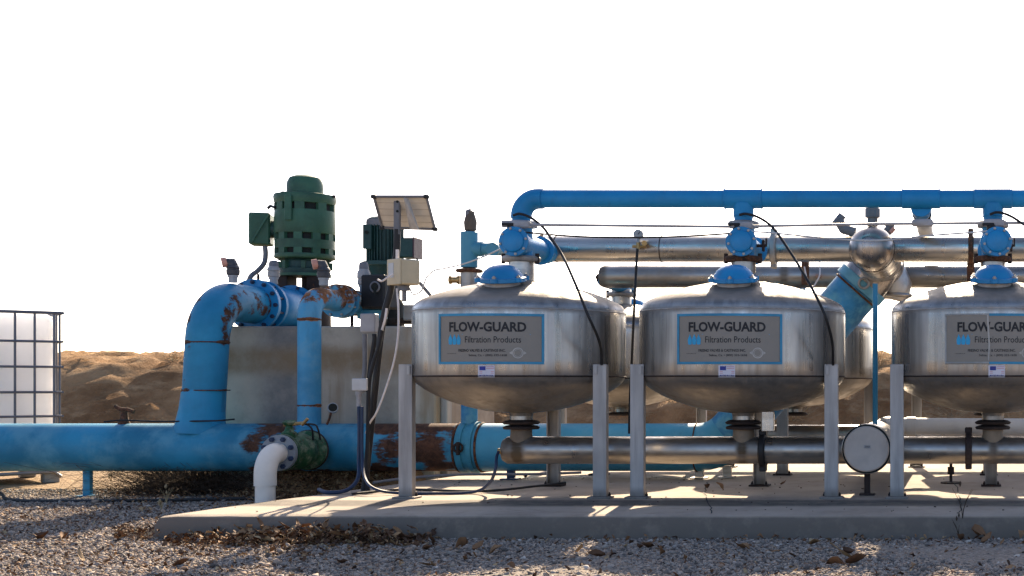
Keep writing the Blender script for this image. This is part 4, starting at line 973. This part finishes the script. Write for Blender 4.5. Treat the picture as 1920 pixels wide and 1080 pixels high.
for f in range(4):
    L_ = W_ if f % 2 == 0 else D_
    nb = 9
    for k in range(nb):
        u = L_ * (k + .35) / nb
        p = [(-u, 0), (0, u), (-u, D_), (-W_, u)][f]
        part('cage_bar', MB().cyl((p[0], p[1], .13), (p[0], p[1], H_), .0085, seg=8), M_CAGE, tk)
    for z in (.15, .34, .53, .72, .92, 1.12, H_ - .005):
        a, b = [((0, -.012), (-W_, -.012)), ((.012, 0), (.012, D_)), ((0, D_ + .012), (-W_, D_ + .012)), ((-W_ - .012, 0), (-W_ - .012, D_))][f]
        part('cage_bar', MB().cyl((a[0], a[1], z), (b[0], b[1], z), .0095 if z < 1.3 else .013, seg=8), M_CAGE, tk)
for (x, y) in ((-.06, .06), (-W_ / 2, .06), (-W_ + .06, .06), (-.06, D_ - .06), (-W_ + .06, D_ - .06)):
    part('pallet_foot', MB().box((x, y, .05), (.11, .11, .10), bev=.008), M_GALV, tk)
part('pallet_deck', MB().box((-W_ / 2, D_ / 2, .118), (W_, D_, .025), bev=.004), M_GALV, tk)
part('pallet_rail', MB().tube([(-W_, -.02, .07), (-.05, -.02, .09), (.0, .0, .05)], .014, 8), M_GALV, tk)

# ------------------------------------------------------------------ gravel, leaves, plants
def icosa():
    t = (1 + 5 ** .5) / 2
    v = np.array([(-1, t, 0), (1, t, 0), (-1, -t, 0), (1, -t, 0), (0, -1, t), (0, 1, t), (0, -1, -t), (0, 1, -t), (t, 0, -1), (t, 0, 1), (-t, 0, -1), (-t, 0, 1)], float)
    v /= np.linalg.norm(v[0])
    f = np.array([(0, 11, 5), (0, 5, 1), (0, 1, 7), (0, 7, 10), (0, 10, 11), (1, 5, 9), (5, 11, 4), (11, 10, 2), (10, 7, 6), (7, 1, 8), (3, 9, 4), (3, 4, 2), (3, 2, 6), (3, 6, 8), (3, 8, 9), (4, 9, 5), (2, 4, 11), (6, 2, 10), (8, 6, 7), (9, 8, 1)])
    return v, f
def fast_mesh(name, V, Fc, tone=None, k=3):
    me = bpy.data.meshes.new(name); nv, nf = len(V), len(Fc)
    me.vertices.add(nv); me.vertices.foreach_set('co', V.astype(np.float32).ravel())
    me.loops.add(nf * k); me.loops.foreach_set('vertex_index', Fc.astype(np.int32).ravel())
    me.polygons.add(nf); me.polygons.foreach_set('loop_start', np.arange(0, nf * k, k, dtype=np.int32))
    if tone is not None:
        a = me.attributes.new('tone', 'FLOAT', 'POINT'); a.data.foreach_set('value', tone.astype(np.float32))
    me.update(calc_edges=True); me.validate(); return me
def rand_rot(n):
    q = rng.normal(size=(n, 4)); q /= np.linalg.norm(q, axis=1)[:, None]; w, x, y, z = q.T
    return np.stack([np.stack([1 - 2 * (y * y + z * z), 2 * (x * y - z * w), 2 * (x * z + y * w)], -1), np.stack([2 * (x * y + z * w), 1 - 2 * (x * x + z * z), 2 * (y * z - x * w)], -1), np.stack([2 * (x * z - y * w), 2 * (y * z + x * w), 1 - 2 * (x * x + y * y)], -1)], 1)
def tone_mat(name, stops, rough=.9):
    n = NT(name); at = n.t.nodes.new('ShaderNodeAttribute'); at.attribute_name = 'tone'
    cr = n.t.nodes.new('ShaderNodeValToRGB'); n.t.links.new(at.outputs['Fac'], cr.inputs[0])
    e = cr.color_ramp.elements
    while len(e) < len(stops): e.new(.5)
    for q, (p, c) in zip(e, stops): q.position = p; q.color = (*c, 1)
    v = n.noise(60, 3); n.set(color=n.mix(n.ramp(v, .3, .7, 0, .35), cr.outputs[0], (.12, .10, .08)), rough=rough, spec=.2); return n.m
def scatter_ground(n, region):
    """points inside the seen wedge, off the pad; density falls with distance"""
    out = []
    tot = 0
    while tot < n:
        d = 5.15 + (9.9 - 5.15) * rng.random(60000) ** 1.25; u = rng.random(60000) * 2250 - 130
        x = (u - VX) * d / F
        keep = ~((x > (-4.13 + (d - 6.75) * .12)) & (d > 6.70))
        keep &= ~((d > 9.5) & (x > -5.7) & (x < -3.8))
        out.append(np.stack([x[keep], d[keep]], 1)); tot += keep.sum()
    return np.concatenate(out)[:n]
N = 100000
pts = scatter_ground(N, None); iv, ifc = icosa()
sz = .0035 + .006 * rng.random(N) ** 2.2 + (rng.random(N) < .01) * .008
shape = iv[None] * (1 + .28 * rng.normal(size=(N, 12, 1)).clip(-1.5, 1.5)) * (sz[:, None, None]) * (0.7 + .6 * rng.random((N, 1, 3)))
shape = np.einsum('nij,nkj->nki', rand_rot(N), shape); shape[:, :, 2] *= .75
shape[:, :, 0] += pts[:, None, 0]; shape[:, :, 1] += pts[:, None, 1]; shape[:, :, 2] += GZ + (sz * (.1 + .6 * rng.random(N)))[:, None]
V = shape.reshape(-1, 3); Fc = (ifc[None] + (np.arange(N) * 12)[:, None, None]).reshape(-1, 3)
M_STONE = tone_mat('gravel_stone', [(0, (.10, .085, .075)), (.25, (.24, .21, .185)), (.55, (.40, .35, .305)), (.80, (.46, .36, .28)), (.93, (.30, .18, .11)), (1, (.68, .62, .55))])
struct('gravel', fast_mesh('gravel', V, Fc, np.repeat(rng.random(N), 12)), M_STONE, 'stuff')

# leaves
def leaf_arrays(n, pos, size, lift, curl=.9):
    """folded curled leaves: 2x4 strip grid (10 verts... 5 stations x 3)"""
    st = np.linspace(-1, 1, 5); wd = np.array([.05, .75, 1, .7, .03]) * .5
    G = np.array([(s, w * k, 0) for s, w in zip(st, wd) for k in (-1, 0, 1)])
    V = np.repeat(G[None], n, 0) * 1.0
    c1 = (rng.random((n, 1)) - .3) * curl * 1.2; c2 = (.2 + rng.random((n, 1))) * curl
    V[:, :, 2] = c1 * V[:, :, 0] ** 2 * .6 + c2 * np.abs(V[:, :, 1]) * 1.0 + .12 * rng.normal(size=(n, 15))
    V[:, :, 1] *= .75 + .5 * rng.random((n, 1)) ; V[:, :, :2] += .05 * rng.normal(size=(n, 15, 2))
    yaw = rng.random(n) * 2 * np.pi; tx = rng.normal(size=n) * .5; ty = rng.normal(size=n) * .5
    V *= size[:, None, None] * .5
    z = V[:, :, 2] + V[:, :, 0] * np.sin(tx)[:, None] + V[:, :, 1] * np.sin(ty)[:, None]
    x = V[:, :, 0] * np.cos(yaw)[:, None] - V[:, :, 1] * np.sin(yaw)[:, None]; y = V[:, :, 0] * np.sin(yaw)[:, None] + V[:, :, 1] * np.cos(yaw)[:, None]
    V = np.stack([x, y, z - z.min(1)[:, None]], -1)
    V[:, :, 0] += pos[:, None, 0]; V[:, :, 1] += pos[:, None, 1]; V[:, :, 2] += (pos[:, 2] + lift)[:, None]
    Fq = []
    for i in range(4):
        for k in range(2):
            a = i * 3 + k; Fq += [(a, a + 1, a + 4), (a, a + 4, a + 3)]
    Fq = np.array(Fq)
    return V.reshape(-1, 3), (Fq[None] + (np.arange(n) * 15)[:, None, None]).reshape(-1, 3)
M_LEAF = tone_mat('dead_leaf', [(0, (.05, .022, .012)), (.3, (.13, .058, .025)), (.6, (.25, .125, .055)), (.85, (.38, .23, .11)), (1, (.52, .40, .24))], .8)
def clump(n, px0, px1, d0, d1, sx=.5):
    u = px0 + (px1 - px0) * rng.random(n); d = d0 + (d1 - d0) * rng.random(n)
    return np.stack([(u - VX) * d / F, d, np.full(n, GZ)], 1)
L_ = []
L_.append((clump(420, 310, 820, 6.35, 6.72), .014, .040, .02))
L_.append((clump(300, 330, 700, 6.0, 6.66), .012, .036, .01))
for cx_, cw_, cn_, ch_ in ((610, 60, 240, .085), (545, 40, 120, .06), (450, 50, 110, .05), (700, 45, 100, .05), (370, 30, 50, .03), (760, 30, 40, .02), (590, 90, 120, .03)):
    q_ = clump(cn_, 0, 1, 6.44, 6.71); u_ = rng.normal(cx_, cw_, cn_); q_[:, 0] = (u_ - VX) * q_[:, 1] / F; L_.append((q_, .02, .055, ch_))
L_.append((clump(260, 215, 300, 6.6, 7.1), .012, .035, .04))
L_.append((clump(1100, 515, 690, 8.6, 9.45), .012, .03, .05))
L_.append((clump(1500, 415, 740, 9.0, 9.64), .015, .035, .02))
L_.append((clump(700, 180, 520, 8.7, 9.7), .012, .03, .04))
L_.append((clump(2400, -80, 600, 5.3, 8.7), .008, .028, .01))
L_.append((clump(420, 600, 2000, 5.3, 6.72), .012, .035, .01))
L_.append((clump(120, 900, 2000, 6.55, 6.70), .012, .035, .02))
Vs, Fs, off, cnt = [], [], 0, 0
for pos, s0, s1, lift in L_:
    n = len(pos)
    ok = ~((pos[:, 0] > (-4.13 + (pos[:, 1] - 6.75) * .12)) & (pos[:, 1] > 6.715)); pos = pos[ok]; n = len(pos)
    pos[:, 2] = [max(GZ, mound(q[0], q[1])) if (-5.15 < q[0] < -3.86 and q[1] > 9) else GZ for q in pos]
    v_, f_ = leaf_arrays(n, pos, s0 + (s1 - s0) * rng.random(n), rng.random(n) ** 2 * lift)
    Vs.append(v_); Fs.append(f_ + off); off += len(v_); cnt += n
struct('leaf_litter', fast_mesh('leaf_litter', np.concatenate(Vs), np.concatenate(Fs), np.repeat(rng.random(cnt), 15)), M_LEAF, 'stuff')
# single big leaves
lv = []
for k in range(10):
    v_, f_ = leaf_arrays(1, np.zeros((1, 3)), np.array([1.0]), np.zeros(1), 1.3)
    lv.append(fast_mesh('dead_leaf', v_, f_, np.full(15, [.2, .4, .55, .62, .7, .75, .8, .5, .9, .3][k]))); lv[-1].materials.append(M_LEAF)
LG = [(80, 1000, 5), (120, 998, 4), (232, 1004, 3), (455, 1010, 4), (500, 1000, 5), (525, 1002, 5), (560, 1005, 4), (620, 1010, 3), (668, 1006, 3), (700, 1012, 4), (760, 1015, 5), (800, 1032, 3), (865, 1030, 4), (895, 1033, 4), (930, 1040, 4), (800, 1062, 3), (812, 1063, 3), (958, 1065, 3), (1085, 1040, 4), (1120, 1046, 4), (1200, 1030, 3), (1215, 1028, 3), (1240, 1043, 3), (1390, 1030, 4), (1400, 1032, 3), (1455, 1036, 3), (1525, 1022, 4), (1565, 1062, 5), (1585, 1052, 6), (1605, 1058, 5), (1590, 1040, 5), (1800, 1014, 4), (1835, 1007, 4), (1850, 1018, 4), (1915, 1012, 4), (1895, 1068, 3), (1480, 1052, 2), (300, 1040, 3), (150, 1052, 3), (340, 1062, 3), (640, 1058, 3)]
for i, (px, py, s) in enumerate(LG):
    d = (EYE - GZ) * F / (py - VY + 2); d = min(d, 6.66)
    if px > 300 or py > 1008:
        pass
    o = link('fallen_leaf', lv[i % 10], None); o.location = ((px - VX) * d / F, d, GZ + .008); sc = .026 * s * random.uniform(.6, .85); o.scale = (sc, sc, sc)
    o.rotation_euler = (random.uniform(-.2, .2), random.uniform(-.2, .2), random.uniform(0, 6.28))
    own = {1: 'larger brown leaf lying alone on the gravel at the far left', 28: 'tall crumpled dark leaf of the little heap under the gap left of the rightmost leg', 4: 'broad leaf on the pile against the pad front, left end',
           32: 'large round brown leaf leaning against the pad foot by the dead stem', 10: 'big brown leaf at the right end of the leaf pile by the pad', 0: 'brown leaf at the left edge of the gravel, beside another leaf'}.get(i)
    tag(o, own or 'curled brown fallen leaf lying on the gravel in front of the pad', 'leaf', 'fallen leaves on the gravel')
for i, (px, py) in enumerate(((1325, 917), (1350, 919), (1600, 882), (985, 897), (1468, 910))):
    d = EYE * F / (py - VY); o = link('fallen_leaf', lv[(i * 3 + 1) % 10], None); o.location = ((px - VX) * d / F, d, .004); o.scale = (.07,) * 3 if i < 2 else (.05,) * 3
    o.rotation_euler.z = i; tag(o, 'curled dry leaf lying on the concrete pad under the tanks', 'leaf', 'fallen leaves on the pad')

def twigs(n, c, rad, hgt, rr, name, mat, seg=6, th=.0018, droop=.5):
    m = MB(); V = []; Fc = []
    for k in range(n):
        a = rng.random() * 6.283; r0 = rad * .25 * rng.random()
        p = Vector((c[0] + r0 * math.cos(a) * rr, c[1] + r0 * math.sin(a), c[2]))
        el = rng.uniform(.1, 1.4); L = rng.uniform(.5, 1.0)
        dv = Vector((math.cos(a) * math.cos(el) * rad * rr, math.sin(a) * math.cos(el) * rad, math.sin(el) * hgt)) * L / seg * 1.2
        w = Vector((-math.sin(a), math.cos(a), 0)) * th
        b = len(V)
        for s in range(seg + 1):
            V += [p - w * (1 - s / seg * .7), p + w * (1 - s / seg * .7), p + Vector((0, 0, th * 1.4 * (1 - s / seg * .7)))]
            dv = dv + Vector(rng.normal(size=3) * dv.length * .33) - Vector((0, 0, droop * hgt / seg * .16))
            p = p + dv
            if p.z < c[2]: p.z = c[2] + .002
            if p.z > c[2] + hgt: p.z = c[2] + hgt - .01 * rng.random(); dv.z = -abs(dv.z)
            if p.y < c[1] - rad * .8: dv.y = abs(dv.y)
        for s in range(seg):
            q = b + s * 3
            Fc += [(q, q + 1, q + 4, q + 3), (q + 1, q + 2, q + 5, q + 4), (q + 2, q, q + 3, q + 5)]
    m.add(V, Fc); return m
M_TWIG = plain('dead_twig', (.06, .038, .023), .9, var=.35, scale=20)
M_STRAW = plain('dry_straw', (.36, .27, .15), .9, var=.35, scale=15)
b0 = Vector((P(365, 0, 9.6).x, 9.6, GZ))
o = solo('dead_bush', twigs(3000, (0, 0, 0), .46, .25, 1.25, 'dead_bush', M_TWIG, th=.0022), M_TWIG, 'dark tangled dead tumbleweed under the main pipe left of the thick riser', 'bush', flat=True, loc=(0, 0, 0)); o.location = b0
# dry brush on the bank (uncountable)
mm = MB()
for k in range(150):
    x = rng.uniform(-3.8, 1.6) if k < 120 else rng.uniform(-9.5, -5.2); y = rng.uniform(12.9, 16.3)
    if k >= 120: y = rng.uniform(15, 17)
    s = rng.uniform(.12, .34) if k < 120 else rng.uniform(.06, .12)
    t_ = twigs(34, (x, y, bank_h(x, y) - .02), s, s * .8, 1.2, '', None, 4, .0032); mm.add(t_.v, t_.f)
struct('dry_brush', mesh('dry_brush', mm, True), M_STRAW, 'stuff')
# straw tufts and clods at the foot of the bank
def weed(px, py, h, label, d=None, blades=9, mat=M_STRAW):
    d = d or (EYE - GZ) * F / (py - VY); b = P(px, py, d); m = MB()
    for k in range(blades):
        a = random.uniform(0, 6.28); l = random.uniform(.5, 1) * h
        pts_ = [b + Vector((math.cos(a) * l * .35 * t * t, math.sin(a) * l * .35 * t * t, l * t)) for t in (0, .3, .6, 1)]
        m.tube(pts_, [.0022, .002, .0016, .0006], 4)
    for k in range(blades // 2):
        q = b + Vector((random.uniform(-.02, .02), random.uniform(-.02, .02), h * random.uniform(.6, .95))); m.lathe([(.001, -.012), (.006, 0), (.001, .016)], q, seg=5)
    return solo('dry_weed', m, mat, label, 'weed', 'dry weeds', flat=True, loc=b)
weed(312, 948, .13, 'small straw-coloured weed standing by the left corner of the pad', blades=6)
weed(303, 958, .07, 'low tuft of dry grass at the left corner of the pad')
weed(1805, 972, .20, 'thin dark dry weed growing at the pad front below the right tank', 6.72, 4, M_TWIG)
weed(1797, 1008, .12, 'small dead stem at the foot of the pad beside a big leaf', 6.68, 4, M_TWIG)
weed(208, 905, .06, 'tiny tuft on the dirt beyond the left stand', 9.9)
# white pebble bits and debris on the pad
mdeb = MB()
for k in range(160):
    d = rng.uniform(6.85, 9.6); u = rng.uniform(320, 1960); x = (u - VX) * d / F
    if x < pad_edge(d) + .05: continue
    s = rng.uniform(.003, .008); mdeb.box((x, d, s * .3 + .002), (s * rng.uniform(.8, 2), s, s * .6), Matrix.Rotation(rng.random() * 3, 3, 'Z'))
struct('pad_grit', mesh('pad_grit', mdeb, True), M_TWIG, 'stuff')
